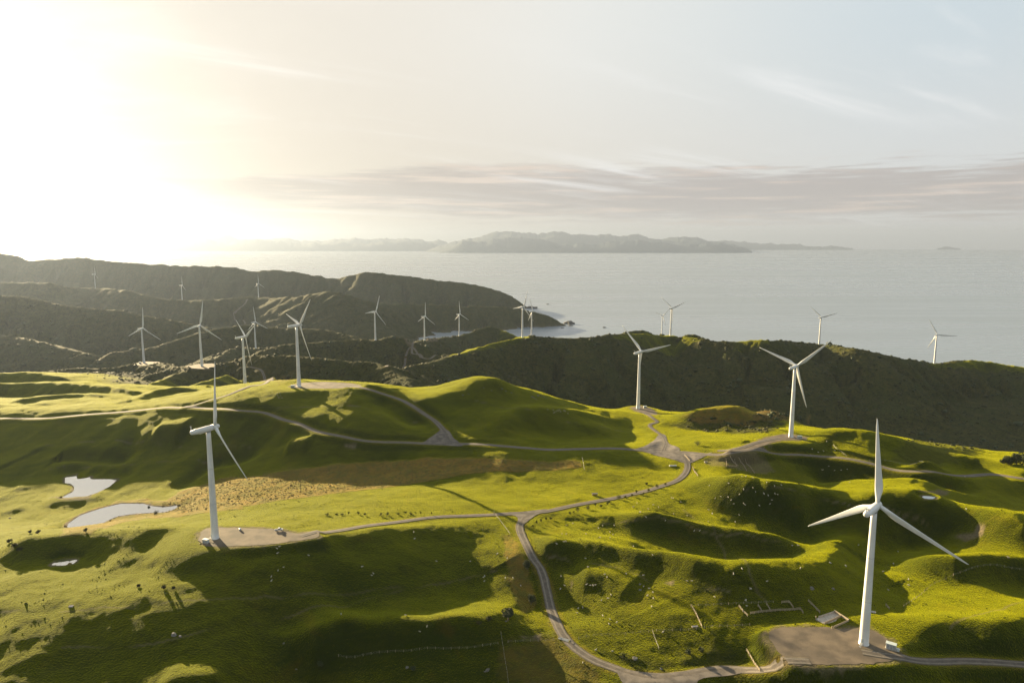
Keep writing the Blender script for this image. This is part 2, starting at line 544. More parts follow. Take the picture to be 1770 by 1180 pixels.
# sea bed off the ridge
cw((.1, 2350, 40), (.1, 2700, -30), (.03, 2500, 30), (.0, 2750, -12), (-.06, 2800, -2), (-.1, 2850, 5), (.05, 3000, -25), (.2, 2300, 10), (.35, 2150, 0), (.5, 2050, 0), (.7, 2000, 0), (.9, 2000, 0), (1.2, 1900, 0),
   (.2, 2700, -60), (.5, 2500, -60), (.9, 2400, -60), (1.2, 2300, -60), (.1, 3500, -60), (.5, 3500, -90), (1.1, 3500, -90), (.12, 4300, -70), (.5, 4900, -90), (1.1, 4900, -90))

CPA = np.array(CP_)
NU, NS = 1120, 1020
U0, U1 = -1.25, 1.15
S0, S1 = math.log(120), math.log(5100)


def tps(us, z, q, lam=2e-4):
    n = len(us)
    d = np.linalg.norm(us[:, None] - us[None], axis=2)
    K = np.where(d > 0, d * d * np.log(d + 1e-12), 0) + lam * np.eye(n)
    Pm = np.c_[np.ones(n), us]
    A = np.block([[K, Pm], [Pm.T, np.zeros((3, 3))]])
    w = np.linalg.solve(A, np.r_[z, 0, 0, 0])
    out = np.empty(len(q))
    for i in range(0, len(q), 8000):
        qq = q[i:i + 8000]
        dd = np.linalg.norm(qq[:, None] - us[None], axis=2)
        out[i:i + 8000] = np.where(dd > 0, dd * dd * np.log(dd + 1e-12), 0) @ w[:n] + w[n] + qq @ w[n + 1:]
    return out


def upsample(a, n0, n1):
    def one(b, n):
        m = b.shape[0]
        x = np.linspace(0, m - 1, n)
        i = np.clip(np.floor(x).astype(int), 0, m - 2)
        f = (x - i)[:, None]
        p0, p1, p2, p3 = (b[np.clip(i + k, 0, m - 1)] for k in (-1, 0, 1, 2))
        return .5 * (2 * p1 + (p2 - p0) * f + (2 * p0 - 5 * p1 + 4 * p2 - p3) * f ** 2 + (3 * p1 - p0 - 3 * p2 + p3) * f ** 3)
    return one(one(a, n0).T, n1).T


PERM = rng.permutation(512)
GA = rng.uniform(0, 2 * np.pi, 512)
GX, GY = np.cos(GA), np.sin(GA)


def perlin(x, y):
    xi = np.floor(x).astype(int)
    yi = np.floor(y).astype(int)
    xf, yf = x - xi, y - yi

    def g(ix, iy, fx, fy):
        h = PERM[(PERM[ix & 511] + iy) & 511]
        return GX[h] * fx + GY[h] * fy
    uu = xf ** 3 * (xf * (xf * 6 - 15) + 10)
    vv = yf ** 3 * (yf * (yf * 6 - 15) + 10)
    a = g(xi, yi, xf, yf) * (1 - uu) + g(xi + 1, yi, xf - 1, yf) * uu
    b = g(xi, yi + 1, xf, yf - 1) * (1 - uu) + g(xi + 1, yi + 1, xf - 1, yf - 1) * uu
    return (a * (1 - vv) + b * vv) * 1.5


def fbm(x, y, octv=4, gain=.5):
    s, a = 0, 1
    for k in range(octv):
        s = s + a * perlin(x * 2 ** k + 17.3 * k, y * 2 ** k - 9.1 * k)
        a *= gain
    return s


def sstep(x, a, b):
    t = np.clip((x - a) / (b - a), 0, 1)
    return t * t * (3 - 2 * t)


ug = np.linspace(U0, U1, NU)
sg = np.linspace(S0, S1, NS)
cu, cs = np.meshgrid(np.linspace(U0, U1, 280), np.linspace(S0, S1, 255))
us_pts = np.c_[CPA[:, 0] / CPA[:, 1], np.log(CPA[:, 1])]
Zc = tps(us_pts, CPA[:, 2], np.c_[cu.ravel(), cs.ravel()]).reshape(cu.shape)
UU, SS = np.meshgrid(ug, sg)
YY = np.exp(SS)
XX = UU * YY
ZZ = upsample(Zc, NS, NU)


def zt(x, y, arr=None):
    """height of the land at world x, y (bilinear in the survey grid)"""
    a = ZZ if arr is None else arr
    x = np.asarray(x, float)
    y = np.maximum(np.asarray(y, float), 121.0)
    fu = np.clip((x / y - U0) / (U1 - U0) * (NU - 1), 0, NU - 1.001)
    fs = np.clip((np.log(y) - S0) / (S1 - S0) * (NS - 1), 0, NS - 1.001)
    i, j = fs.astype(int), fu.astype(int)
    di, dj = fs - i, fu - j
    return (a[i, j] * (1 - di) * (1 - dj) + a[i, j + 1] * (1 - di) * dj + a[i + 1, j] * di * (1 - dj) + a[i + 1, j + 1] * di * dj)


YS = np.exp(np.linspace(math.log(150), math.log(5000), 2600))


def hit(px, py, lift=0.0, ymin=150, ymax=5000, arr=None):
    """where the sight line through a picture point first meets the land (raised by lift)"""
    u, r = ray(px, py)
    ys = YS[(YS >= ymin) & (YS <= ymax)]
    d = (H - r * ys) - (zt(u * ys, ys, arr) + lift)
    k = np.argmax(d < 0)
    if d[k] >= 0:
        k = np.argmin(d)
        y = ys[k]
    elif k == 0:
        y = ys[0]
    else:
        y = ys[k - 1] + (ys[k] - ys[k - 1]) * d[k - 1] / (d[k - 1] - d[k])
    return np.array([u * y, y, float(zt(u * y, y, arr))])


def polydist(x, y, P):
    """distance to polyline P (n,2), signed side (+ left of travel), parameter 0..n-1"""
    best = np.full(x.shape, 1e9)
    par = np.zeros(x.shape)
    side = np.zeros(x.shape)
    for k in range(len(P) - 1):
        ax, ay = P[k]
        bx, by = P[k + 1]
        dx, dy = bx - ax, by - ay
        L2 = dx * dx + dy * dy + 1e-9
        t = np.clip(((x - ax) * dx + (y - ay) * dy) / L2, 0, 1)
        ex, ey = x - ax - t * dx, y - ay - t * dy
        d = ex * ex + ey * ey
        m = d < best
        best = np.where(m, d, best)
        par = np.where(m, k + t, par)
        side = np.where(m, np.sign(dx * ey - dy * ex), side)
    return np.sqrt(best), side, par


def dense(P, step=3.0):
    """Catmull-Rom resample of world points (n,k)"""
    P = np.asarray(P, float)
    Q = np.vstack([2 * P[0] - P[1], P, 2 * P[-1] - P[-2]])
    out = []
    for k in range(1, len(Q) - 2):
        n = max(2, int(np.linalg.norm(Q[k + 1][:2] - Q[k][:2]) / step))
        f = np.linspace(0, 1, n, endpoint=False)[:, None]
        p0, p1, p2, p3 = Q[k - 1], Q[k], Q[k + 1], Q[k + 2]
        out.append(.5 * (2 * p1 + (p2 - p0) * f + (2 * p0 - 5 * p1 + 4 * p2 - p3) * f ** 2 + (3 * p1 - p0 - 3 * p2 + p3) * f ** 3))
    out.append(P[-1:])
    return np.vstack(out)


def near_mask(P, m):
    lo, hi = P.min(0) - m, P.max(0) + m
    return (XX > lo[0]) & (XX < hi[0]) & (YY > lo[1]) & (YY < hi[1])


def inpoly(x, y, P):
    ins = np.zeros(x.shape, bool)
    n = len(P)
    j = n - 1
    for i in range(n):
        xi, yi = P[i]
        xj, yj = P[j]
        c = ((yi > y) != (yj > y)) & (x < (xj - xi) * (y - yi) / (yj - yi + 1e-12) + xi)
        ins ^= c
        j = i
    return ins


def poly_field(P, m):
    """signed distance (negative inside) to closed polygon on grid mask"""
    x, y = XX[m], YY[m]
    d, _, _ = polydist(x, y, np.vstack([P, P[:1]]))
    return np.where(inpoly(x, y, P), -d, d)


BASE = ZZ.copy()


def spur(pts, h, wl, wr, end=.8):
    """rounded ridge (h>0) or gully (h<0) along picture points; wl / wr: half-widths left / right of travel"""
    P = np.array([hit(px, py, h, arr=BASE)[:2] for px, py in pts])
    P = dense(P, 8.0)
    m = near_mask(P, 2.6 * max(wl, wr))
    x, y = XX[m], YY[m]
    d, s, par = polydist(x, y, P)
    w = np.where(s > 0, wl, wr)
    f = par / (len(P) - 1)
    a = sstep(f, -.02, .22) * sstep(-f, -1.02, -.78) if end else 1
    a = .25 + .75 * a
    ZZ[m] += h * a * np.exp(-(d / w) ** 2)


SPURS = [
    # right-hand paddocks
    ([(1060, 872), (1110, 878), (1152, 885), (1196, 891), (1239, 897), (1282, 907), (1342, 919), (1414, 929)], 9, 20, 13),
    ([(905, 932), (945, 921), (988, 916), (1023, 918), (1069, 928), (1109, 941), (1153, 953), (1210, 966), (1250, 974)], 9, 18, 12),
    ([(1215, 800), (1270, 818), (1322, 834), (1365, 838), (1431, 841), (1489, 850), (1570, 854), (1630, 866), (1702, 877), (1770, 889), (1850, 900)], 10, 24, 18),
    ([(1190, 1000), (1240, 983), (1290, 969), (1340, 966), (1390, 965), (1428, 956), (1450, 942), (1475, 927), (1515, 925), (1560, 930)], 7, 17, 24),
    ([(1580, 972), (1610, 962), (1644, 961), (1702, 957), (1770, 963), (1850, 968)], 8, 18, 13),
    ([(1560, 1078), (1650, 1066), (1720, 1072), (1800, 1068)], 4, 16, 10),
    ([(990, 986), (1030, 986), (1070, 1000), (1110, 1014)], 3.2, 17, 13),
    ([(1100, 905), (1180, 922), (1250, 940), (1330, 952), (1400, 957)], -4, 12, 12),
    ([(940, 960), (1020, 962), (1090, 978), (1160, 988)], -4, 14, 12),
    ([(1380, 822), (1480, 832), (1600, 840), (1700, 856)], -6, 14, 12),
    ([(1480, 1010), (1520, 970), (1560, 950), (1650, 935)], -5, 14, 14),
    ([(1440, 880), (1500, 905), (1580, 915)], -4, 16, 14),
    ([(1310, 862), (1360, 876), (1400, 900)], 4, 14, 10),
    # left foreground
    ([(505, 1124), (545, 1102), (602, 1086), (640, 1079), (704, 1074), (790, 1069), (850, 1066)], 3.5, 12, 9),
    ([(-40, 948), (60, 928), (150, 918), (230, 912), (320, 896)], 4.5, 18, 16),
        ([(470, 975), (560, 935), (650, 918), (760, 908), (850, 903)], 1.6, 12, 12),
    ([(270, 1172), (330, 1166), (400, 1162)], 2, 10, 8),
    # gullies in the big left slope
    ([(230, 745), (225, 775), (215, 800), (120, 800), (0, 800)], -4, 9, 9),
    ([(470, 770), (420, 800), (360, 815), (300, 860)], -4, 10, 10),
    ([(260, 740), (290, 736), (330, 730)], 5, 14, 12),
    ([(490, 770), (515, 762), (540, 758)], 4, 12, 10),
    # hill above the junction
    ([(700, 690), (780, 675), (835, 655), (900, 668)], 4, 24, 20),
    ([(830, 735), (900, 720), (1000, 730), (1090, 738)], 5, 24, 18),
    ([(880, 715), (960, 712), (1060, 716)], 4, 16, 12),
    ([(640, 690), (690, 720), (735, 745)], -4, 14, 14),
    ([(1170, 715), (1240, 703), (1330, 712)], 6, 18, 16),
    ([(1210, 740), (1290, 735), (1360, 728)], -5, 12, 12),
    ([(1380, 748), (1450, 743), (1550, 757), (1660, 772)], 5, 22, 18),
    ([(1590, 805), (1650, 792), (1760, 788)], 6, 16, 12),
]
for (sp, sh, sl, sr) in SPURS:
    left_hills = sp[0][0] < 400 and sp[0][1] < 720
    if left_hills:
        spur(sp, sh * 1.15, sl * .8, sr * .62)
    else:
        spur(sp, sh * 1.55, sl, sr)

def ridge(pts, near, far, lam, r0=14.0, gully=.34, gmax=30.0, k=9.0):
    """steep-sided crest through (px, py, distance) points, left to right, cut by gullies on both faces"""
    P = dense(np.array([at_depth(*q) for q in pts]), 12.0)
    reach = float((P[:, 2].max() + 40) / min(near, far))
    m = near_mask(P[:, :2], reach)
    idx = np.nonzero(m)
    step = max(1, 1)
    x, y = XX[m], YY[m]
    Pc = P[::2] if len(P) > 60 else P
    if not np.allclose(Pc[-1], P[-1]):
        Pc = np.vstack([Pc, P[-1:]])
    d, sd, par = polydist(x, y, Pc[:, :2])
    L = np.r_[0, np.cumsum(np.linalg.norm(np.diff(Pc[:, :2], axis=0), axis=1))]
    a = np.interp(par, np.arange(len(Pc)), L)
    zc = np.interp(par, np.arange(len(Pc)), Pc[:, 2])
    zc = zc + fbm(a / 34 + lam, a * 0 + near * 9, 4, .55) * min(3.2, .0011 * P[:, 1].mean())
    zc = zc + .5 * 0
    sl = np.where(sd > 0, far, near)
    ro = np.sqrt(d * d + r0 * r0) - r0
    wv = 35 * fbm(x / 160 + 5, y / 160, 3)
    n1 = np.abs(fbm((a + wv) / lam + 3.7, d / (5 * lam) + np.where(sd > 0, 9, 0), 3, .5))
    cut = np.clip(.42 - n1, 0, .42) / .42
    n2 = np.abs(fbm((a - wv) / (lam * .38) + 8.1, d / (2.2 * lam), 2, .5))
    cut2 = np.clip(.4 - n2, 0, .4) / .4
    zr = zc - sl * ro - np.minimum(d * gully, gmax) * cut - np.minimum(d * gully * .4, gmax * .3) * cut2
    z0 = ZZ[m]
    df = z0 - zr
    ZZ[m] = .5 * (z0 + zr + np.sqrt(df * df + k * k)) - .5 * k * np.exp(-(df / (2 * k)) ** 2)


TY = [q[1] for q in TB]
RIDGES = [
    # outermost coastal range
    ([(-420, 432, 4300), (-200, 430, 4350), (0, 437, 4350), (50, 449, 4350), (105, 447, 4350), (150, 446, 4350), (200, 452, 4350), (300, 458, 4350), (400, 462, 4350), (440, 468, 4350), (480, 467, 4350), (540, 475, 4350), (582, 481, 4350), (610, 474, 4320), (645, 469, 4300), (690, 476, 4300), (750, 483, 4320), (820, 492, 4330), (870, 506, 4320), (900, 523, 4300), (913, 532, 4290)], .50, .5, 210, 18, .30, 60),
    # ridge of the three far turbines, the hill beside it and the headland
    ([(-420, 476, 3000), (-150, 482, 3100), (0, 487, 3200), (90, 490, 3200), (120, 496, 3230), (165, 498, TY[7]), (210, 500, 3250), (260, 511, 3200), (315, 518, TY[8]), (350, 517, 3200), (400, 514, 3220), (447, 514, TY[9]), (500, 513, 3150), (535, 507, 3100), (570, 502, 3060), (600, 508, 3040), (625, 516, 3050), (650, 524, 3100), (700, 525, 3250), (760, 527, 3300), (850, 530, 3380), (900, 533, 3420), (935, 540, 3400), (958, 550, 3380), (971, 558, 3370)], .46, .45, 170, 16, .30, 45),
    ([(570, 503, 3050), (600, 522, 2900), (625, 540, 2780), (640, 556, 2700)], .45, .45, 150, 14, .3, 30),
    # big hill nearest the sun
    ([(-420, 490, 2000), (-200, 503, 2150), (0, 512, 2250), (50, 515, 2280), (130, 530, 2300), (200, 536, 2320), (250, 545, 2330), (330, 560, 2300), (400, 576, 2250)], .40, .4, 150, 16, .28, 40),
    ([(-150, 558, 1950), (0, 577, 1890), (50, 587, 1850), (108, 601, 1800), (155, 613, 1740)], .38, .4, 110, 12, .28, 25),
    # hill behind the two left pads
    ([(200, 607, 1740), (254, 603, 1800), (298, 590, 1860), (356, 573, 1930), (390, 566, 1980), (430, 562, 2030), (489, 567, 2080), (558, 570, 2080), (610, 580, 2010), (645, 594, 1930)], .46, .42, 120, 12, .3, 35),
    ([(400, 604, 1690), (442, 601, TY[6]), (480, 599, 1790)], .40, .4, 70, 14, .25, 15),
    # hillock chain before the bay
    ([(700, 602, 1690), (734, 587, TY[11]), (765, 583, 2020), (794, 580, TY[12]), (840, 566, 2230), (862, 569, 2250), (895, 582, 2200)], .46, .45, 90, 10, .3, 22),
    # dark bushy ridge under the turbine with one level blade
    ([(450, 608, 1420), (480, 599, 1480), (510, 594, 1530), (560, 592, 1570), (600, 588, 1600), (649, 587, TY[10]), (690, 584, 1650), (722, 594, 1640)], .48, .4, 95, 10, .3, 25),
    # long dark ridge across the valley
    ([(682, 643, 1260), (735, 628, 1330), (775, 617, 1390), (820, 604, 1440), (860, 592, 1490), (903, 582, TY[13]), (930, 582, 1540), (1000, 584, 1540), (1040, 581, 1570), (1095, 576, 1630), (1159, 579, TY[16]), (1200, 584, 1640), (1240, 590, 1590), (1290, 589, 1575), (1340, 588, 1565), (1416, 594, TY[19]), (1480, 601, 1560), (1540, 615, 1570), (1615, 627, TY[20]), (1680, 623, 1600), (1770, 634, 1560), (1900, 650, 1500), (2100, 675, 1430)], .50, .34, 125, 14, .34, 34),
    ([(1062, 580, 1660), (1085, 573, 1680), (1108, 571, 1690), (1132, 577, 1700)], .4, .4, 60, 10, .2, 8),
    ([(1185, 578, 1700), (1200, 577, 1710), (1225, 586, 1690)], .4, .4, 60, 8, .2, 6),
    # spur in front of it at the left
    ([(405, 622, 1180), (440, 615, 1170), (521, 617, 1140), (592, 624, 1110), (652, 627, 1090), (690, 649, 1030), (722, 674, 950)], .52, .4, 80, 7, .3, 18),
    # gullied shoulders carrying the two left pads
    ([(40, 648, 1120), (90, 641, 1180), (150, 638, 1240), (200, 637, 1270), (249, 626, TY[5]), (290, 633, 1230), (322, 634, 1150), (349, 632, TY[4]), (375, 631, 1150), (410, 626, 1200), (440, 619, 1230)], .40, .4, 70, 12, .34, 18),
    ([(332, 638, 1110), (297, 651, 1045), (262, 664, 985)], .5, .45, 50, 5, .25, 8),
    ([(285, 640, 1150), (247, 653, 1085), (210, 664, 1030)], .5, .45, 50, 5, .25, 8),
    ([(392, 650, 1040), (352, 660, 985), (326, 667, 955)], .5, .45, 50, 5, .25, 8),
    ([(80, 650, 1090), (50, 656, 1060), (10, 660, 1040)], .4, .4, 50, 6, .2, 8),
    # rolling grass mounds above the left end of the road
    ([(-60, 704, 775), (40, 699, 790), (110, 697, 797), (180, 699, 793), (235, 703, 775)], .45, .2, 60, 4, .08, 2, 3),
    ([(40, 688, 815), (90, 683, 838), (140, 680, 848), (190, 683, 840), (215, 690, 815)], .45, .2, 60, 4, .08, 2, 3),
    ([(-40, 664, 905), (40, 660, 925), (110, 662, 918), (170, 666, 900), (235, 674, 865)], .45, .2, 60, 4, .08, 2, 3),
    ([(-40, 646, 985), (40, 643, 1000), (95, 648, 980)], .45, .2, 60, 4, .08, 2, 3),
    ([(225, 690, 800), (275, 673, 865), (320, 669, 885), (352, 671, 880)], .4, .2, 60, 4, .08, 2, 3),
    ([(245, 694, 785), (310, 681, 832), (350, 679, 845), (375, 682, 840)], .4, .2, 60, 4, .08, 2, 3),
]
for q in RIDGES:
    ridge(*q)

# natural relief: gullied far hills, softer rolling pasture near by
hills = sstep(YY, 830, 1250)
wx = 60 * fbm(XX / 400 + 3, YY / 400, 3)
wy = 60 * fbm(XX / 400 - 7, YY / 400 + 5, 3)
rid = 1 - np.abs(fbm((XX + wx) / 330, (YY + wy) / 330, 5, .5))
rid2 = 1 - np.abs(fbm((XX - wy) / 130 + 9, (YY + wx) / 130, 4, .5))
far = sstep(YY, 1700, 3300)
up = sstep(ZZ, -5, 50)
ZZ += hills * up * (1 - .6 * sstep(-UU, .12, .3) * (1 - sstep(YY, 1450, 1800))) * ((rid - .72) * (3 + 7 * far) + (rid2 - .75) * (2.5 + 3 * far))
fg = 1 - hills
rf = 1 - np.abs(fbm((XX + wx * .5) / 95 + 31, (YY + wy * .5) / 95, 4, .5))
calm = np.ones_like(YY)
for pts in ([(380, 890), (520, 858), (700, 835), (900, 812), (1010, 790), (1170, 790), (1180, 815), (1080, 855), (900, 888), (700, 895), (520, 915), (400, 905)], [(600, 757), (760, 768), (1000, 780), (1005, 800), (700, 825), (450, 870), (420, 840)]):
    P = np.array([hit(*q, arr=BASE)[:2] for q in pts])
    m = near_mask(P, 34)
    calm[m] = np.minimum(calm[m], sstep(poly_field(P, m), 0, 32))
ZZ += fg * 1.9 * (rf - .75) * sstep(YY, 150, 260) * calm
ZZ += fg * (1.5 * fbm(XX / 70, YY / 70, 3) + .55 * fbm(XX / 22, YY / 22, 3))
ZZ += .10 * fbm(XX / 5, YY / 5, 3, .6) * (1 - sstep(YY, 500, 1100)) + hills * up * .9 * fbm(XX / 14, YY / 14, 2)

# ---- benches for turbine pads
for k, (tx, ty, tz) in enumerate(TB):
    d = np.hypot(XX - tx, YY - ty)
    r0, r1 = (9, 40) if ty < 1000 else (9, 26)
    w = 1 - sstep(d, r0, r1)
    ZZ[:] = ZZ * (1 - w) + tz * w

PADS = {
    'pad_main': [(1330, 1092), (1345, 1085), (1400, 1083), (1440, 1086), (1500, 1086), (1530, 1102), (1549, 1120), (1553, 1131), (1535, 1142), (1480, 1147), (1400, 1148), (1372, 1148), (1350, 1130), (1330, 1105)],
    'pad_pond': [(345, 921), (362, 912), (400, 912), (450, 913), (490, 916), (515, 922), (545, 918), (550, 928), (500, 936), (450, 942), (390, 944), (355, 942), (344, 933)],
    'pad_ridge': [(1307, 766), (1325, 756), (1362, 750), (1392, 755), (1388, 760), (1350, 761), (1325, 768), (1290, 779), (1262, 778)],
    'pad_crest': [(500, 667), (520, 662), (560, 660), (610, 663), (625, 668), (590, 671), (520, 671)],
    'pad_bend': [(405, 666), (430, 663), (460, 657), (472, 652), (465, 662), (440, 669), (410, 670)],
    'pad_gully': [(322, 633), (345, 629), (372, 629), (362, 637), (330, 636)],
    'pad_box': [(235, 628), (252, 625), (276, 626), (268, 631), (240, 631)],
    'pad_spur': [(1090, 704), (1108, 701), (1125, 706), (1136, 716), (1120, 716), (1098, 710)],
}
PADW = {}
for k, pts in PADS.items():
    Z0 = {'pad_main': TB[0][2], 'pad_pond': TB[1][2], 'pad_ridge': TB[18][2], 'pad_crest': TB[2][2], 'pad_bend': TB[3][2], 'pad_gully': TB[4][2], 'pad_box': TB[5][2], 'pad_spur': TB[15][2]}[k]
    PADW[k] = (np.array([at_height(px, py, Z0)[:2] for px, py in pts]), Z0)


def flatten_poly(P, Z0, soft):
    m = near_mask(P, soft + 2)
    sd = poly_field(P, m)
    w = 1 - sstep(sd, 1.0, soft)
    ZZ[m] = ZZ[m] * (1 - w) + Z0 * w


for k, (P, Z0) in PADW.items():
    flatten_poly(P, Z0, 10 if k in ('pad_main', 'pad_pond', 'pad_ridge') else 14)

# ---- ponds
PONDS = {
    'pond_upper': ([(112, 826), (118, 822), (131, 820), (134, 827), (148, 826), (156, 824), (160, 828), (203, 828), (190, 840), (170, 850), (150, 857), (106, 860), (125, 850), (128, 842), (122, 836), (112, 834)], 177.0),
    'pond_main': ([(116, 917), (117, 905), (140, 890), (175, 878), (210, 870), (246, 870), (262, 874), (285, 876), (310, 873), (300, 880), (282, 885), (240, 887), (205, 892), (185, 900), (160, 914), (140, 919)], 188.0),
    'pond_small': ([(89, 976), (96, 970), (110, 967), (134, 967), (126, 974), (105, 977)], 212.5),
    'pond_dam': ([(1592, 857), (1604, 857), (1618, 859), (1612, 862), (1598, 861)], 197.0),
}
PONDW = {}
for k, (pts, z0) in PONDS.items():
    z = float(np.median([hit(px, py)[2] for px, py in pts])) - .4
    PONDW[k] = (np.array([at_height(px, py, z)[:2] for px, py in pts]), z)
for k, (P, z) in PONDW.items():
    soft = 6 if k in ('pond_small', 'pond_dam') else 20
    m = near_mask(P, soft + 4)
    sd = poly_field(P, m)
    w = 1 - sstep(sd, 2.5, soft)
    bed = np.where(sd < 0, z - .9 * np.clip(-sd / 2, 0, 1), z + .1 + .06 * sd)
    ZZ[m] = ZZ[m] * (1 - w) + bed * w

# ---- roads: lines surveyed on the land, land graded to them
ROADS = {
    'main_road': ([(-60, 727), (0, 723), (150, 716), (250, 708), (330, 704), (400, 707), (460, 714), (510, 729), (560, 748), (610, 758), (700, 764), (790, 767), (900, 773), (1000, 776), (1100, 777), (1180, 781), (1260, 781), (1330, 783), (1410, 789), (1500, 799), (1600, 812), (1700, 821), (1770, 826), (1860, 835)], 6.6),
    'crest_road': ([(590, 664), (620, 667), (650, 676), (690, 690), (722, 707), (750, 726), (768, 745), (778, 764)], 6.2),
    'valley_road': ([(1150, 779), (1178, 786), (1188, 800), (1186, 815), (1170, 829), (1130, 843), (1080, 857), (1020, 868), (960, 880), (915, 889), (900, 905), (902, 925), (918, 955), (935, 985), (945, 1020), (955, 1060), (975, 1098), (1010, 1130), (1060, 1155), (1120, 1170), (1180, 1166), (1260, 1157), (1340, 1150), (1400, 1143)], 6.0),
    'pond_road': ([(520, 926), (560, 919), (640, 907), (720, 898), (800, 892), (870, 888), (925, 887)], 5.2),
    'spur_road': ([(1113, 712), (1128, 722), (1136, 728), (1123, 735), (1132, 744), (1145, 754), (1150, 765), (1145, 779)], 4.6),
    'east_road': ([(1490, 1126), (1535, 1133), (1580, 1139), (1650, 1143), (1770, 1147), (1860, 1152)], 6.0),
    'bend_track': ([(325, 704), (360, 692), (395, 681), (430, 668), (462, 660), (470, 653), (455, 645), (432, 632)], 4.5),
    'ridge_track': ([(668, 634), (700, 628), (728, 620), (726, 611), (712, 603), (735, 596)], 5.5),
    'ridge_branch': ([(728, 618), (748, 617), (770, 616)], 5.5),
    'zigzag_track': ([(424, 560), (420, 552), (404, 544), (412, 536), (424, 525), (428, 517)], 7.0),
    'pad_link': ([(1240, 780), (1275, 775), (1310, 764), (1345, 757)], 6.0),
}
ROADW = {}
for k, (pts, w) in ROADS.items():
    P = np.array([hit(px, py) for px, py in pts])
    if k in ('main_road', 'valley_road', 'pond_road'):
        pass
    D = dense(P, 2.5)
    zs = zt(D[:, 0], D[:, 1])
    n = 15 if len(D) > 40 else 7
    ker = np.hanning(n + 2)[1:-1]
    ker /= ker.sum()
    zs = np.convolve(np.pad(zs, n // 2, mode='edge'), ker, 'valid')
    D[:, 2] = zs
    ROADW[k] = (D, w)
    Q = D[::2]
    if len(Q) % 1 == 0 and not np.allclose(Q[-1], D[-1]):
        Q = np.vstack([Q, D[-1]])
    m = near_mask(Q[:, :2], 16)
    idx = np.nonzero(m)
    x, y = XX[m], YY[m]
    # keep only grid points really close to the line
    keep = np.zeros(x.shape, bool)
    for q in Q[::3]:
        keep |= (np.abs(x - q[0]) < 30) & (np.abs(y - q[1]) < 30)
    ii, jj = idx[0][keep], idx[1][keep]
    xk, yk = x[keep], y[keep]
    d, s, par = polydist(xk, yk, Q[:, :2])
    zr = np.empty(len(xk))
    for c0 in range(0, len(xk), 20000):
        sl = slice(c0, c0 + 20000)
        d2 = (xk[sl, None] - D[None, :, 0]) ** 2 + (yk[sl, None] - D[None, :, 1]) ** 2
        wt = np.exp(-(d2 - d2.min(1, keepdims=True)) / 40.0)
        zr[sl] = (wt * D[None, :, 2]).sum(1) / wt.sum(1)
    wgt = 1 - sstep(d, w / 2 + .8, w / 2 + 7)
    ZZ[ii, jj] = ZZ[ii, jj] * (1 - wgt) + (zr - .05) * wgt
# pads again where roads ran on to them
for k, (P, Z0) in PADW.items():
    flatten_poly(P, Z0, 6)

# ---- ground cover masks (what grows where)
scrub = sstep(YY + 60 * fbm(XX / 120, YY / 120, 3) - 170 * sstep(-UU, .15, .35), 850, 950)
scrub = np.maximum(scrub, sstep(-UU, .95, 1.1) * 0)
dry = np.zeros_like(YY)
dirt = np.zeros_like(YY)


def paint(arr, pts, val, soft=6, mode='max', jit=6, Zat=None):
    P = np.array([hit(px, py)[:2] if Zat is None else at_height(px, py, Zat)[:2] for px, py in pts])
    m = near_mask(P, soft + jit)
    sd = poly_field(P, m) + jit * fbm(XX[m] / 14, YY[m] / 14, 3, .6)
    w = val * (1 - sstep(sd, -soft / 2, soft / 2))
    if mode == 'max':
        arr[m] = np.maximum(arr[m], w)
    else:
        arr[m] = arr[m] * (1 - w)


paint(dry, [(275, 868), (310, 850), (380, 826), (450, 822), (560, 806), (650, 797), (720, 793), (860, 792), (1005, 796), (1005, 808), (900, 815), (800, 820), (700, 838), (600, 850), (500, 862), (420, 875), (350, 885), (310, 888)], .95, 3, jit=1.5)
paint(dry, [(108, 925), (110, 905), (140, 886), (200, 864), (250, 862), (320, 868), (420, 872), (420, 880), (310, 893), (250, 896), (215, 902), (190, 910), (160, 922)], .85, 3, jit=2)
paint(dry, [(868, 925), (885, 921), (905, 960), (922, 1010), (930, 1040), (905, 1060), (880, 1000)], .7, 3, jit=2)
paint(dry, [(1170, 722), (1240, 702), (1400, 712), (1390, 735), (1300, 735), (1200, 728)], .6, 6)
paint(scrub, [(1160, 735), (1200, 722), (1300, 726), (1380, 718), (1440, 735), (1330, 748), (1250, 745), (1190, 742)], .8, 6)
paint(scrub, [(1560, 770), (1640, 766), (1700, 778), (1640, 800), (1540, 795)], .5, 8)
paint(scrub, [(870, 1130), (900, 1100), (960, 1100), (1040, 1150), (1060, 1190), (870, 1190)], .35, 8)
paint(dry, [(870, 1130), (900, 1105), (960, 1110), (1040, 1150), (1060, 1190), (870, 1190)], .3, 8)
paint(scrub, [(1040, 1135), (1130, 1140), (1250, 1120), (1340, 1115), (1350, 1140), (1150, 1155)], .35, 5)
paint(dirt, [(1215, 790), (1320, 790), (1345, 815), (1300, 818), (1230, 805)], .55, 3, jit=3)
paint(dry, [(440, 660), (500, 648), (520, 655), (480, 664)], .5, 8)
paint(dry, [(310, 879), (420, 864), (520, 849), (620, 835), (700, 825), (800, 810), (900, 803), (1005, 799), (1006, 807), (900, 813), (800, 819), (700, 834), (620, 845), (520, 859), (420, 873), (310, 889)], 1.0, 2, jit=.8)
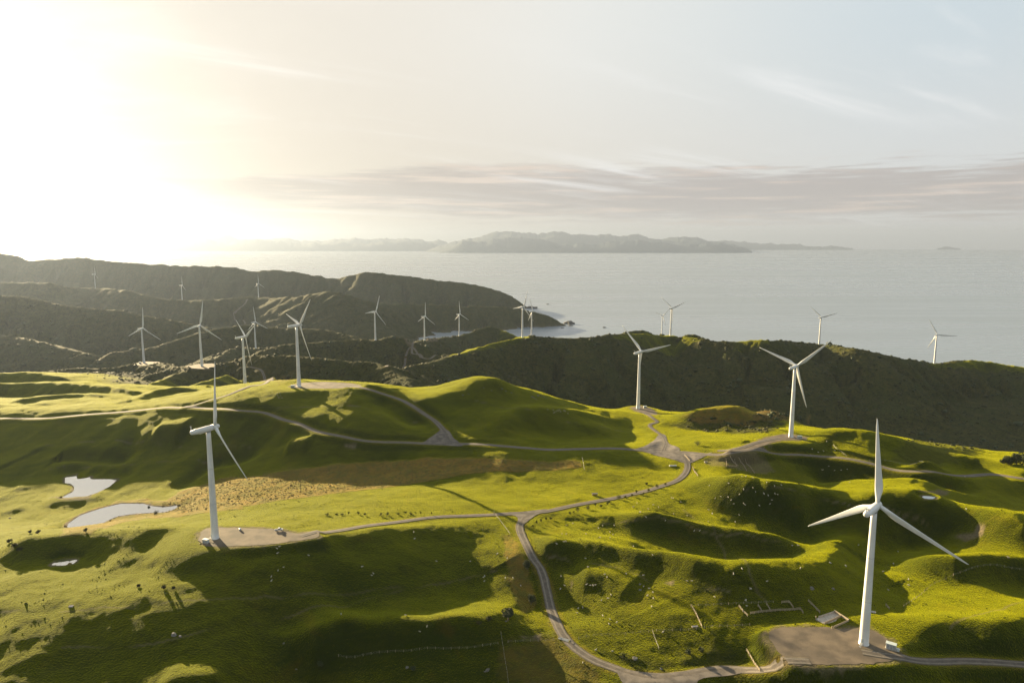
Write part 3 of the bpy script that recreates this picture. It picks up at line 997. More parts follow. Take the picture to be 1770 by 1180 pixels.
# bright green crests on the dark ridge and lit spur
paint(scrub, [(775, 617), (860, 590), (905, 580), (915, 584), (870, 598), (800, 616)], 1, 8, 'clear', 4)
paint(scrub, [(1055, 585), (1120, 574), (1200, 580), (1210, 588), (1100, 592)], .8, 10, 'clear')
paint(scrub, [(1260, 590), (1330, 586), (1330, 596), (1270, 606)], .7, 10, 'clear')
paint(scrub, [(1600, 628), (1680, 622), (1770, 634), (1850, 645), (1850, 655), (1720, 640), (1620, 634)], 1, 8, 'clear')
# earth cuttings beside the pads and roads, sheep scars
for pts in ([(1690, 905), (1702, 908), (1700, 925), (1672, 935), (1664, 930), (1686, 922)], [(1588, 847), (1620, 845), (1643, 848), (1640, 853), (1600, 852)], [(1640, 922), (1690, 922), (1675, 931), (1648, 929)],
            [(985, 1000), (993, 1002), (990, 1022), (984, 1022)], [(900, 1098), (935, 1095), (930, 1102), (905, 1103)], [(1145, 1004), (1165, 1003), (1160, 1010), (1146, 1009)],
            [(700, 587), (716, 584), (716, 594), (704, 596)], [(738, 580), (762, 580), (756, 590), (736, 590)], [(85, 860), (110, 858), (160, 856), (155, 863), (115, 864)], [(595, 768), (615, 770), (612, 774), (597, 772)]):
    paint(dirt, pts, .8, 2, jit=1.5)
coast = sstep(-ZZ, -7, -1) * sstep(YY, 2000, 2400)
dirt = np.maximum(dirt, coast * .6)

for k, (P, Z0) in PADW.items():
    m = near_mask(P, 8)
    sd = poly_field(P, m) + 3.2 * fbm(XX[m] / 7, YY[m] / 7, 4, .6)
    dirt[m] = np.maximum(dirt[m], .8 * (1 - sstep(sd, -.5, 4.0)))

for k, (P, z) in PONDW.items():
    m = near_mask(P, 8)
    sd = poly_field(P, m) + 1.6 * fbm(XX[m] / 7, YY[m] / 7, 3, .6)
    dirt[m] = np.maximum(dirt[m], .9 * (1 - sstep(sd, .8, 2.2)))
for pts in ([(0, 1060), (200, 1050), (420, 1035), (640, 1020), (860, 985)], [(100, 1120), (300, 1105), (480, 1070), (700, 1020)], [(930, 960), (1040, 975), (1150, 1010), (1260, 1020)], [(1000, 905), (1120, 895), (1250, 925), (1390, 945)],
            [(1290, 850), (1420, 868), (1560, 885), (1690, 905)], [(60, 770), (200, 760), (330, 775), (470, 765)], [(20, 830), (120, 805), (240, 800), (380, 800)], [(480, 705), (600, 700), (720, 730)], [(820, 690), (930, 715), (1080, 745)], [(1180, 880), (1240, 930), (1300, 990), (1330, 1040)], [(1640, 1090), (1700, 1060), (1770, 1040)]):
    P = dense(np.array([hit(*q)[:2] for q in pts]), 5.0)
    P = P + 2.5 * np.c_[fbm(P[:, 0] / 18, P[:, 1] / 18, 2), fbm(P[:, 0] / 18 + 40, P[:, 1] / 18, 2)]
    m = near_mask(P, 3)
    d, _, _ = polydist(XX[m], YY[m], P)
    dirt[m] = np.maximum(dirt[m], .42 * (1 - sstep(d, .3, 1.0)) * sstep(fbm(XX[m] / 25, YY[m] / 25, 2), -.5, .1))

# road verges: a rim of longer pale grass
for k, (D, w) in ROADW.items():
    Q = D[::3]
    m = near_mask(Q[:, :2], 8)
    idx = np.nonzero(m)
    x, y = XX[m], YY[m]
    keep = np.zeros(x.shape, bool)
    for q in Q[::2]:
        keep |= (np.abs(x - q[0]) < 18) & (np.abs(y - q[1]) < 18)
    ii, jj = idx[0][keep], idx[1][keep]
    d, _, _ = polydist(x[keep], y[keep], Q[:, :2])
    dd = d + 1.2 * fbm(x[keep] / 8, y[keep] / 8, 2)
    v = (1 - sstep(dd, w / 2 + .4, w / 2 + 2.2)) * .4
    dry[ii, jj] = np.maximum(dry[ii, jj], v)


def build_terrain():
    n = NS * NU
    co = np.empty((n, 3), np.float32)
    co[:, 0] = XX.ravel()
    co[:, 1] = YY.ravel()
    co[:, 2] = ZZ.ravel()
    me = bpy.data.meshes.new('terrain')
    nf = (NS - 1) * (NU - 1)
    me.vertices.add(n)
    me.vertices.foreach_set('co', co.ravel())
    i, j = np.meshgrid(np.arange(NS - 1), np.arange(NU - 1), indexing='ij')
    a = (i * NU + j).ravel()
    q = np.stack([a, a + 1, a + 1 + NU, a + NU], 1).astype(np.int32)
    me.loops.add(nf * 4)
    me.loops.foreach_set('vertex_index', q.ravel())
    me.polygons.add(nf)
    me.polygons.foreach_set('loop_start', np.arange(0, nf * 4, 4, dtype=np.int32))
    me.polygons.foreach_set('use_smooth', np.ones(nf, bool))
    me.update(calc_edges=True)
    at = me.attributes.new('cover', 'FLOAT_COLOR', 'POINT')
    c = np.ones((n, 4), np.float32)
    c[:, 0] = scrub.ravel()
    c[:, 1] = dry.ravel()
    c[:, 2] = dirt.ravel()
    at.data.foreach_set('color', c.ravel())
    me.materials.append(M['ground'])
    o = bpy.data.objects.new('terrain', me)
    COL.objects.link(o)
    return struct(o)


build_terrain()

# ------------------------------------------------------------------ sea, far ranges
def disc(name, r, z, mat, n=160):
    vs_ = [(r * math.cos(2 * math.pi * k / n), r * math.sin(2 * math.pi * k / n), z) for k in range(n)]
    return struct(mesh_obj(name, vs_, [list(range(n))], mat))


disc('sea', 60000, 0.0, M['sea'])


def far_range(name, crest, Y, depth, seed):
    """mountain range: crest surveyed as picture points at distance Y, with real depth and slopes"""
    cx = np.array([c[0] for c in crest], float)
    cyy = np.array([c[1] for c in crest], float)
    n = 420
    xs = np.linspace(cx[0], cx[-1], n)
    ys = np.interp(xs, cx, cyy)
    env = np.clip((435 - ys) / 12, 0, 1)
    jag = env * (3.6 * fbm(xs / 34 + seed * 7, xs * 0 + seed, 5, .6)) * Y / FPX
    rows = 26
    V, Fc = [], []
    r_ = np.random.default_rng(seed)
    off = r_.uniform(0, 50)
    for j in range(rows):
        f = j / (rows - 1)                       # 0 front foot, 1 back foot
        for i in range(n):
            u, r = ray(xs[i], ys[i])
            Zc_ = max(2.0, H - float(r) * Y)
            yy = Y + (f - .5) * depth
            X = float(u) * Y * (1 + (f - .5) * depth / Y)
            prof = 1 - abs(2 * f - 1)
            nz = float(fbm(np.array([X / 2600 + off]), np.array([yy / 2600]), 4, .55)[0])
            prof2 = np.clip(prof * (1 + .45 * nz * (1 - prof)), 0, 1)
            z = Zc_ * prof2 ** .85 + 60 * nz * prof * min(1, Zc_ / 300) + jag[i] * prof ** 3
            V.append((X, yy, z - 25 * (1 - prof)))
    for j in range(rows - 1):
        for i in range(n - 1):
            a = j * n + i
            Fc.append((a, a + 1, a + n + 1, a + n))
    return struct(mesh_obj(name, V, Fc, M['mount'], smooth=True))


far_range('mountains', [(735, 434), (760, 424), (790, 416), (830, 408), (850, 402), (880, 399), (905, 398), (930, 403), (955, 398), (985, 402), (1010, 405), (1040, 405), (1070, 407), (1095, 405), (1120, 409), (1150, 411), (1180, 407), (1200, 409), (1220, 414), (1250, 419), (1270, 421), (1296, 433)], 40000, 9000, 1)
far_range('mountain_foothills', [(760, 434), (800, 418), (840, 413), (880, 410), (920, 413), (970, 420), (1010, 421), (1060, 417), (1100, 416), (1150, 420), (1200, 422), (1240, 421), (1270, 424), (1300, 434)], 33500, 4000, 2)
far_range('mountains', [(60, 432), (120, 419), (170, 415), (215, 406), (250, 404), (290, 408), (330, 404), (380, 403), (410, 411), (450, 413), (480, 411), (520, 416), (560, 414), (600, 410), (640, 414), (690, 411), (720, 413), (760, 416), (800, 430)], 47000, 9000, 3)
far_range('mountain_foothills', [(160, 432), (220, 419), (300, 417), (360, 417), (420, 414), (480, 416), (520, 420), (620, 419), (700, 417), (760, 421), (800, 432)], 42000, 5000, 4)
far_range('far_shore', [(1150, 430), (1200, 418), (1260, 416), (1330, 420), (1400, 424), (1475, 429)], 50000, 5000, 5)
far_range('far_shore', [(1620, 429), (1636, 426), (1660, 429)], 52000, 1500, 6)

# ------------------------------------------------------------------ roads, pads, ponds
def ribbon(name, D, w, lift, mat):
    V, Fc, A_ = [], [], []
    n = len(D)
    cols = ((-.5, -.25), (-.46, 0), (-.36, .02), (-.25, .0), (-.12, .035), (0, .05), (.12, .035), (.25, .0), (.36, .02), (.46, 0), (.5, -.25))
    nc = len(cols)
    for k in range(n):
        a = D[max(0, k - 1)]
        b = D[min(n - 1, k + 1)]
        d = (b - a)[:2]
        d /= np.linalg.norm(d) + 1e-9
        nx, ny = -d[1], d[0]
        wl = w * (1 + .10 * float(perlin(np.array([k * .13]), np.array([3.3]))[0]) + .07 * float(perlin(np.array([k * .4]), np.array([7.7]))[0]))
        wr = w * (1 + .10 * float(perlin(np.array([k * .13]), np.array([13.3]))[0]) + .07 * float(perlin(np.array([k * .4]), np.array([17.7]))[0]))
        for f, dz in cols:
            ww = wl if f < 0 else wr
            vx, vy = D[k, 0] + nx * ww * f, D[k, 1] + ny * ww * f
            V.append((vx, vy, float(zt(vx, vy)) + lift + .06 + dz))
            A_.append((f + .5, 0, 0, 1))
    for k in range(n - 1):
        for c in range(nc - 1):
            a = k * nc + c
            Fc.append((a, a + 1, a + nc + 1, a + nc))
    o = mesh_obj(name, V, Fc, mat, smooth=True)
    at = o.data.attributes.new('across', 'FLOAT_COLOR', 'POINT')
    at.data.foreach_set('color', np.array(A_, np.float32).ravel())
    return struct(o)


LIFT = {'main_road': .08, 'crest_road': .088, 'valley_road': .096, 'pond_road': .104, 'spur_road': .112, 'east_road': .12, 'bend_track': .16, 'ridge_track': .5, 'ridge_branch': .55, 'zigzag_track': .8, 'pad_link': .128}
for k, (D, w) in ROADW.items():
    nm = 'road' if k.endswith('road') else 'track'
    ribbon(nm, D, w, LIFT[k], M['road'])


def flat_poly(name, P, z, mat, fn=None):
    bm = bmesh.new()
    Pd = dense(np.vstack([P, P[:1]]), 2.0)[:-1]
    if mat is M['pad']:
        tn = np.roll(Pd, -1, 0) - np.roll(Pd, 1, 0)
        tn /= np.linalg.norm(tn, axis=1)[:, None] + 1e-9
        wv = 1.1 * fbm(Pd[:, 0] / 7, Pd[:, 1] / 7, 3, .6)
        Pd = Pd + np.c_[-tn[:, 1], tn[:, 0]] * wv[:, None]
    c = [bm.verts.new((float(p[0]), float(p[1]), z)) for p in Pd]
    f = bm.faces.new(c)
    bmesh.ops.triangulate(bm, faces=[f])
    bmesh.ops.recalc_face_normals(bm, faces=bm.faces)
    for f in bm.faces:
        if f.normal.z < 0:
            f.normal_flip()
    return struct(bm_obj(name, bm, mat))


for i, (k, (P, Z0)) in enumerate(PADW.items()):
    flat_poly('gravel_pad', P, Z0 + .10 + .004 * i, M['pad'])
for k, (P, z) in PONDW.items():
    flat_poly('pond', P, z + .02, M['pond'])

# flared junctions of the gravel roads
JUNC = {'j1': [(725, 766), (750, 752), (764, 742), (776, 745), (784, 757), (800, 770), (760, 769)],
        'j2': [(1095, 777), (1120, 768), (1138, 752), (1150, 752), (1156, 766), (1175, 777), (1150, 783)],
        'j3': [(1110, 780), (1160, 788), (1182, 800), (1193, 800), (1190, 786), (1230, 782), (1150, 778)],
        'j4': [(860, 886), (905, 884), (945, 880), (925, 891), (906, 905), (896, 905), (892, 892)],
        'j5': [(1060, 1150), (1110, 1161), (1170, 1162), (1260, 1152), (1290, 1160), (1215, 1172), (1190, 1190), (1090, 1190)]}
for i, (k, pts) in enumerate(JUNC.items()):
    P = dense(np.array([hit(px, py) for px, py in pts + pts[:1]]), 2.0)[:-1]
    bm = bmesh.new()
    vsx = [bm.verts.new((p[0], p[1], 0)) for p in P]
    f = bm.faces.new(vsx)
    bmesh.ops.triangulate(bm, faces=[f])
    for _ in range(4):
        es = [e for e in bm.edges if e.calc_length() > 3]
        if not es:
            break
        bmesh.ops.subdivide_edges(bm, edges=es, cuts=1)
        bmesh.ops.triangulate(bm, faces=bm.faces[:])
    for v in bm.verts:
        v.co.z = float(zt(v.co.x, v.co.y)) + .17 + i * .005
    for f in bm.faces:
        f.normal_update()
        if f.normal.z < 0:
            f.normal_flip()
    struct(bm_obj('road_junction', bm, M['junction'], smooth=True))

# ------------------------------------------------------------------ wind turbines
def lathe(prof, n=32, cap=True):
    bm = bmesh.new()
    rings = []
    for (r, z) in prof:
        rings.append([bm.verts.new((r * math.cos(2 * math.pi * k / n), r * math.sin(2 * math.pi * k / n), z)) for k in range(n)])
    for a, b in zip(rings, rings[1:]):
        for k in range(n):
            bm.faces.new((a[k], a[(k + 1) % n], b[(k + 1) % n], b[k]))
    if cap:
        bm.faces.new(rings[-1])
        bm.faces.new(rings[0][::-1])
    return bm


def make_turbine():
    root = empty('wind_turbine', (0, 0, 0))
    prof = [(2.35, -1.5), (2.35, .25), (2.2, .3)]
    for k in range(1, 19):
        z = .3 + 65.3 * k / 18
        prof.append((2.2 - .92 * z / 65.6, z))
    bm_obj('tower', lathe(prof, 36), M['white'], root, True)
    for z in (21.8, 43.6):
        rr_ = 2.2 - .92 * z / 65.6
        bm_obj('flange', lathe([(rr_ - .05, z - .14), (rr_ + .03, z - .13), (rr_ + .03, z + .13), (rr_ - .05, z + .14)], 36), M['seam'], root)
    # door with steps at the foot
    bm = bmesh.new()
    box(bm, 0, -2.16, 2.3, 1.0, .22, 2.1, bev=.04)
    d = bm_obj('door', bm, M['greygreen'], root)
    bm = bmesh.new()
    box(bm, .36, -2.30, 2.25, .06, .08, .3)
    bm_obj('handle', bm, M['dark'], d)
    bm = bmesh.new()
    box(bm, 0, -2.75, 1.1, 1.3, 1.1, .1)
    for k in range(5):
        box(bm, 0, -3.45 - .28 * k, .92 - .2 * k, 1.1, .3, .06)
    for sx in (-.62, .62):
        box(bm, sx, -2.75, 1.62, .05, 1.1, .05)
        for yy in (-2.25, -3.25):
            box(bm, sx, yy, 1.35, .05, .05, .6)
            box(bm, sx, yy, .5, .06, .06, 1.1)
    bm_obj('steps', bm, M['grey'], root)
    # nacelle: long rounded barrel, rear end tapered
    tilt = Matrix.Rotation(R(5), 4, 'X')
    T = Matrix.Translation((0, 0, HUB))
    bm = bmesh.new()
    n = 28
    rings = []
    for (y, hw, hh, zc) in ((-10.2, .25, .25, .15), (-10.1, .95, .9, .15), (-9.6, 1.28, 1.25, .1), (-6, 1.6, 1.62, 0), (-1, 1.72, 1.75, 0), (1.6, 1.66, 1.7, 0), (2.5, 1.45, 1.45, 0), (2.52, 1.2, 1.2, 0)):
        ring = []
        for k in range(n):
            a = 2 * math.pi * k / n
            c, s = math.cos(a), math.sin(a)
            e = .8
            ring.append(bm.verts.new((hw * math.copysign(abs(c) ** e, c), y, zc + hh * math.copysign(abs(s) ** e, s))))
        rings.append(ring)
    for a, b in zip(rings, rings[1:]):
        for k in range(n):
            bm.faces.new((a[k], b[k], b[(k + 1) % n], a[(k + 1) % n]))
    bm.faces.new(rings[0])
    bm.faces.new(rings[-1][::-1])
    bmesh.ops.recalc_face_normals(bm, faces=bm.faces)
    na = bm_obj('nacelle', bm, M['white'], root, True)
    na.matrix_local = T @ tilt
    bm = bmesh.new()
    bmesh.ops.create_cone(bm, cap_ends=True, segments=10, radius1=1.3, radius2=1.3, depth=.7, matrix=Matrix.Translation((0, 0, 0)))
    yaw = bm_obj('yaw_collar', lathe([(1.42, 65.8), (1.42, 66.8)], 28), M['grey'], root, True)
    bm.free()
    bm = bmesh.new()
    box(bm, 0, -9.4, 2.2, .18, .5, 2.2)
    box(bm, 0, -9.4, 3.25, 1.6, .1, .1)
    for sx in (-.75, .75):
        box(bm, sx, -9.4, 3.5, .09, .09, .5)
        bmesh.ops.create_uvsphere(bm, u_segments=8, v_segments=6, radius=.16, matrix=Matrix.Translation((sx, -9.4, 3.85)))
    bm_obj('weather_mast', bm, M['white'], na)
    bm = bmesh.new()
    box(bm, 0, -7.0, 1.72, 1.5, 1.4, .12)
    bm_obj('hatch', bm, M['grey'], na)
    # hub with rounded nose
    bm = lathe([(1.25, 2.56), (1.55, 2.7), (1.62, 3.6), (1.62, 4.6), (1.45, 5.5), (1.1, 6.2), (.6, 6.65), (.1, 6.8)], 28)
    bmesh.ops.transform(bm, matrix=Matrix.Rotation(R(-90), 4, 'X'), verts=bm.verts)
    hb = bm_obj('hub', bm, M['white'], root, True)
    hb.matrix_local = T @ tilt
    # blade: root cylinder to tapering, twisted aerofoil
    st = [(1.2, .95, .95, 0, 0), (2.6, .95, .95, 0, 0), (4.5, 1.25, .85, 10, .1), (7.0, 1.65, .62, 13, .25), (9.5, 1.72, .48, 12, .3), (14, 1.48, .36, 8.5, .25), (20, 1.2, .27, 5.5, .18), (27, .92, .19, 3, .1), (33, .68, .13, 1.3, .05), (38, .46, .085, .2, .0), (40.4, .27, .05, -.3, -.02), (41.2, .08, .02, -.5, -.1)]
    bm = bmesh.new()
    rings = []
    n = 22
    for (z, hc, ht, tw, off) in st:
        ring = []
        roundness = 1 if z < 3 else (0.55 if z < 5 else 0)
        for k in range(n):
            a = 2 * math.pi * k / n
            x = math.cos(a)
            th = math.sin(a)
            tear = (1 - .55 * (x + 1) / 2)
            yv = ht * th * (roundness + (1 - roundness) * tear)
            xv = hc * x
            tw_ = R(tw)
            xr = xv * math.cos(tw_) - yv * math.sin(tw_) + off * 2
            yr = xv * math.sin(tw_) + yv * math.cos(tw_)
            yr += z * math.tan(R(2.6)) + .0006 * z * z        # coning and pre-bend, upwind
            ring.append(bm.verts.new((xr, yr, z)))
        rings.append(ring)
    for a, b in zip(rings, rings[1:]):
        for k in range(n):
            bm.faces.new((a[k], a[(k + 1) % n], b[(k + 1) % n], b[k]))
    bm.faces.new(rings[-1])
    bm.faces.new(rings[0][::-1])
    bmesh.ops.recalc_face_normals(bm, faces=bm.faces)
    bl = bm_obj('blade', bm, M['blade'], root, True)
    for _ in range(2):
        c = bl.copy()
        COL.objects.link(c)
    return root


proto = make_turbine()


def set_rotor(root, phase):
    k = 0
    for ch in root.children:
        if ch.name.split('.')[0] == 'blade':
            ch.matrix_local = Matrix.Translation((0, 0, HUB)) @ Matrix.Rotation(R(5), 4, 'X') @ Matrix.Translation((0, 4.1, 0)) @ Matrix.Rotation(R(phase + 120 * k), 4, 'Y')
            k += 1


roots = [proto] + [copy_tree(proto) for _ in TURB[1:]]
for root, (px, py, hy, az, ph, lb), pos in zip(roots, TURB, TB):
    root.location = (pos[0], pos[1], pos[2] + .2)
    root.rotation_euler = (0, 0, -R(az))
    tag(root, lb, 'wind turbine', 'white wind turbines on the hills')
    set_rotor(root, ph)

# ------------------------------------------------------------------ small things on the land
def place(px, py):
    p = hit(px, py)
    return Vector((float(p[0]), float(p[1]), float(zt(p[0], p[1]))))


def ground(x, y):
    return float(zt(x, y))


# ---- sheep
def make_sheep():
    bm = bmesh.new()
    n = 12
    rings = []
    for (y, r, zc) in ((-.62, .06, .62), (-.58, .20, .62), (-.40, .31, .60), (-.1, .34, .58), (.2, .33, .59), (.42, .26, .64), (.54, .17, .74), (.64, .14, .82), (.70, .135, .85)):
        rings.append([bm.verts.new((r * .92 * math.cos(2 * math.pi * k / n), y, zc + r * math.sin(2 * math.pi * k / n))) for k in range(n)])
    for a, b in zip(rings, rings[1:]):
        for k in range(n):
            bm.faces.new((a[k], a[(k + 1) % n], b[(k + 1) % n], b[k]))
    bm.faces.new(rings[0][::-1])
    # four legs pulled out of the belly faces
    for (yy, sx) in ((-.40, 1), (-.40, -1), (.2, 1), (.2, -1)):
        prev = None
        for (z, r) in ((.42, .085), (.24, .055), (.12, .045), (0, .05)):
            ring = [bm.verts.new((sx * .17 + r * math.cos(2 * math.pi * k / 6), yy + (.03 if z < .3 else 0) + r * math.sin(2 * math.pi * k / 6), z)) for k in range(6)]
            if prev:
                for k in range(6):
                    bm.faces.new((prev[k], ring[k], ring[(k + 1) % 6], prev[(k + 1) % 6]))
            prev = ring
        bm.faces.new(prev)
    # head, lowered muzzle and ears grown from the neck ring
    prev = rings[-1]
    for (y, z, r) in ((.80, .84, .12), (.92, .76, .095), (1.02, .69, .07), (1.05, .67, .03)):
        ring = [bm.verts.new((r * .8 * math.cos(2 * math.pi * k / n), y, z + r * math.sin(2 * math.pi * k / n))) for k in range(n)]
        for k in range(n):
            bm.faces.new((prev[k], prev[(k + 1) % n], ring[(k + 1) % n], ring[k]))
        prev = ring
    bm.faces.new(prev)
    for sx in (-1, 1):
        a = [bm.verts.new(v) for v in ((sx * .09, .78, .93), (sx * .09, .84, .90), (sx * .24, .80, .88), (sx * .10, .80, .86))]
        bm.faces.new((a[0], a[1], a[2]))
        bm.faces.new((a[1], a[3], a[2]))
        bm.faces.new((a[3], a[0], a[2]))
    bmesh.ops.recalc_face_normals(bm, faces=bm.faces)
    o = bm_obj('sheep', bm, M['wool'], None, True)
    o.data.materials.append(M['face'])
    for p in o.data.polygons:
        if p.center.y > .86 or p.center.z < .3:
            p.material_index = 1
    return o


A, Bq = (850, 880, 3.933), (450, 880, 3.933)
C7, D7 = (1270, 700, 3.47), (1080, 690, 5.9)
FLOCKS = [
    ('white sheep grazing on the dark slope right of the winding road', 'sheep on the slope right of the winding road', A,
     [(508, 110), (551, 97), (754, 113), (726, 131), (833, 112), (804, 157), (803, 196), (824, 174), (736, 195), (640, 170), (477, 170), (506, 170), (503, 220), (490, 222), (441, 236), (637, 335), (962, 253), (1095, 312), (655, 395)]),
    ('white sheep by the small green knoll right of the winding road', 'sheep around the small knoll', A,
     [(768, 445), (785, 463), (645, 512), (672, 518), (690, 518), (705, 515), (472, 457), (470, 542), (497, 520), (914, 441), (1029, 450), (1031, 526), (1070, 541), (1096, 567), (1060, 590), (1099, 608), (812, 583), (792, 608), (747, 621)]),
    ('white sheep in the paddock above the long post and wire fence', 'sheep above the post and wire fence', A,
     [(590, 675), (620, 670), (583, 707), (757, 727), (805, 750), (850, 771), (798, 782), (1090, 665)]),
    ('white sheep below the post and wire fence near the lower road bend', 'sheep near the lower road bend', A, [(708, 958), (820, 967), (1165, 836), (620, 1045)]),
    ('white sheep on the sunny grass below the first lit ridge', 'sheep on the sunny grass in the middle paddock', A,
     [(1330, 488), (1363, 488), (1515, 597), (1727, 621), (1757, 540), (1645, 440), (1700, 405), (1732, 657)]),
    ('white sheep in the dark hollow between the two lit ridges', 'sheep in the hollow between the ridges', A,
     [(1375, 147), (1413, 147), (1180, 77), (1050, 55), (1237, 33), (1330, 45), (1472, 85), (1655, 88), (1683, 40), (1500, 33), (1010, 20)]),
    ('white sheep on the shaded hillside left of the winding road', 'sheep left of the winding road', Bq,
     [(1197, 355), (1427, 355), (1612, 305), (1680, 335), (1525, 455), (1518, 463), (1523, 490), (1667, 470), (1718, 467), (1770, 520)]),
    ('white sheep on the big shaded slope below the pond road', 'sheep below the pond road', Bq,
     [(1043, 157), (1047, 202), (757, 450), (768, 438), (550, 715), (987, 722), (690, 392)]),
    ('white sheep on the sunlit bank below the pond turbine pad', 'sheep below the pond turbine pad', Bq,
     [(117, 300), (130, 255), (114, 268), (158, 395), (120, 418), (328, 315), (75, 460), (76, 488)]),
    ('white sheep on the lit hump near the bottom fence', 'sheep on the lit hump', Bq, [(1133, 797), (1085, 830)]),
    ('white sheep behind the nearest turbine on the hollow slope', 'sheep behind the nearest turbine', C7,
     [(345, 843), (378, 843), (740, 840), (570, 948), (665, 967), (393, 980), (193, 1057), (95, 1100), (65, 1170), (980, 880), (955, 953), (890, 1000), (920, 1110), (1043, 1048), (1045, 1083)]),
    ('white sheep on the lit ridge beyond the nearest turbine', 'sheep on the lit ridge beyond the nearest turbine', C7,
     [(55, 505), (30, 535), (60, 595), (175, 530), (240, 530), (1390, 625), (690, 465), (530, 388), (640, 390), (600, 392), (1640, 915)]),
    ('white sheep on the broad grass below the stockyards', 'sheep below the stockyards', D7,
     [(865, 880), (1060, 858), (1213, 918), (1307, 902), (1333, 943), (1425, 963), (1463, 980), (1557, 970), (1498, 1025), (1480, 1065), (1213, 1062), (1228, 1076), (1113, 1066), (1085, 1030), (1373, 1083), (923, 1012), (980, 993), (1055, 998), (475, 1008), (493, 1012), (290, 1080), (345, 1103), (160, 1155), (890, 1165), (570, 1050), (125, 1060), (240, 1122), (85, 1100), (855, 1130), (1195, 788), (1235, 790), (1305, 805), (1450, 850), (1525, 885), (1595, 876)]),
    ('tiny white sheep huddled together on the hill above the main road', 'flock on the hill above the main road', (850, 640, 3.47),
     [(368, 240), (376, 252), (370, 257), (392, 240), (398, 246), (405, 238), (412, 250), (432, 243), (440, 247), (456, 260), (335, 236), (385, 248)]),
    ('tiny white sheep on the shaded face below the crest turbine', 'sheep below the crest turbine', (400, 620, 3.47), [(275, 210), (290, 207), (278, 222), (296, 222), (304, 236), (285, 235)]),
    ('tiny white sheep beside the ridge road at the right', 'sheep beside the ridge road', (1300, 520, 3.766), [(430, 985), (465, 978), (540, 975), (485, 915), (390, 965), (500, 1075), (620, 1095), (455, 1100), (1385, 1145)]),
]
sheep0 = make_sheep()
first = True
nsheep = 0
for (lab, grp, (ox, oy, s), pts) in FLOCKS:
    for (cx, cy_) in pts:
        o = sheep0 if first else sheep0.copy()
        if not first:
            COL.objects.link(o)
        first = False
        p = place(ox + cx / s, oy + cy_ / s)
        e = .5
        nx = ground(p.x + e, p.y) - ground(p.x - e, p.y)
        ny = ground(p.x, p.y + e) - ground(p.x, p.y - e)
        q = Vector((0, 0, 1)).rotation_difference(Vector((-nx, -ny, 2 * e)).normalized())
        o.rotation_euler = (q.to_matrix() @ Matrix.Rotation(random.uniform(0, 6.28), 3, 'Z')).to_euler()
        o.location = p
        k = random.uniform(.75, 1.0)
        o.scale = (k, k, k)
        tag(o, lab, 'sheep', grp)
        nsheep += 1


# ---- fences
def wire_fence(pts, label, step=4.0, h=1.25, group='post and wire fences', wires=4, maxposts=95):
    P = dense(np.array([place(*q) for q in pts]), .5)
    L = np.r_[0, np.cumsum(np.linalg.norm(np.diff(P[:, :2], axis=0), axis=1))]
    step = max(step, L[-1] / maxposts)
    ts = np.arange(0, L[-1] + .01, step)
    X = np.interp(ts, L, P[:, 0])
    Y = np.interp(ts, L, P[:, 1])
    Z = zt(X, Y)
    root = empty('wire_fence', (X[0], Y[0], Z[0]))
    tag(root, label, 'fence', group)
    bm = bmesh.new()
    box(bm, 0, 0, h / 2 - .2, .15, .15, h + .4, bev=.02)
    post = bm_obj('post', bm, M['wood'], root)
    for k in range(len(ts)):
        o = post if k == 0 else post.copy()
        if k:
            COL.objects.link(o)
        o.location = (X[k] - X[0], Y[k] - Y[0], Z[k] - Z[0])
        b = random.uniform(.9, 1.12) * (1.25 if k % 6 == 0 else 1)
        o.scale = (b, b, random.uniform(.94, 1.08) * (1.1 if k % 6 == 0 else 1))
        o.rotation_euler = (random.gauss(0, .03), random.gauss(0, .03), random.uniform(0, 1.5))
    for wv in range(wires):
        V, Fc = [], []
        zz = h * (.25 + .7 * wv / max(1, wires - 1))
        for k in range(len(ts)):
            for (dx, dz) in ((-.012, -.012), (.012, -.012), (0, .014)):
                V.append((X[k] - X[0] + dx, Y[k] - Y[0], Z[k] - Z[0] + zz + dz))
        for k in range(len(ts) - 1):
            for c in range(3):
                a, b = k * 3 + c, k * 3 + (c + 1) % 3
                Fc.append((a, b, b + 3, a + 3))
        mesh_obj('wire', V, Fc, M['wire'], root)
    return root


def rail_fence(pts, label, h=1.3, group='timber rail fences of the stock pens', step=2.6, rails=4):
    P = np.array([place(*q) for q in pts])
    root = empty('rail_fence', P[0])
    tag(root, label, 'rail fence', group)
    pp = [P[0]]
    for a, b in zip(P, P[1:]):
        n = max(1, int(round(np.linalg.norm((b - a)[:2]) / step)))
        for k in range(1, n + 1):
            c = a + (b - a) * k / n
            c[2] = ground(c[0], c[1])
            pp.append(c)
    bm = bmesh.new()
    box(bm, 0, 0, h / 2 - .15, .2, .2, h + .3, bev=.03)
    post = bm_obj('post', bm, M['wood'], root)
    for k, c in enumerate(pp):
        o = post if k == 0 else post.copy()
        if k:
            COL.objects.link(o)
        o.location = Vector(c) - Vector(P[0])
        o.rotation_euler = (random.gauss(0, .03), random.gauss(0, .03), 0)
    for a, b in zip(pp, pp[1:]):
        d = Vector(b) - Vector(a)
        for rr in range(rails):
            bm = bmesh.new()
            zc = h * (.22 + .72 * rr / (rails - 1))
            m = Matrix.Translation((Vector(a) + Vector(b)) / 2 - Vector(P[0]) + Vector((0, 0, zc))) @ d.to_track_quat('X', 'Z').to_matrix().to_4x4() @ Matrix.Translation((0, .12, 0)) @ Matrix.Diagonal((d.length * 1.02, .05, .17, 1))
            bmesh.ops.create_cube(bm, size=1, matrix=m)
            bm_obj('rail', bm, M['wood'], root)
    return root


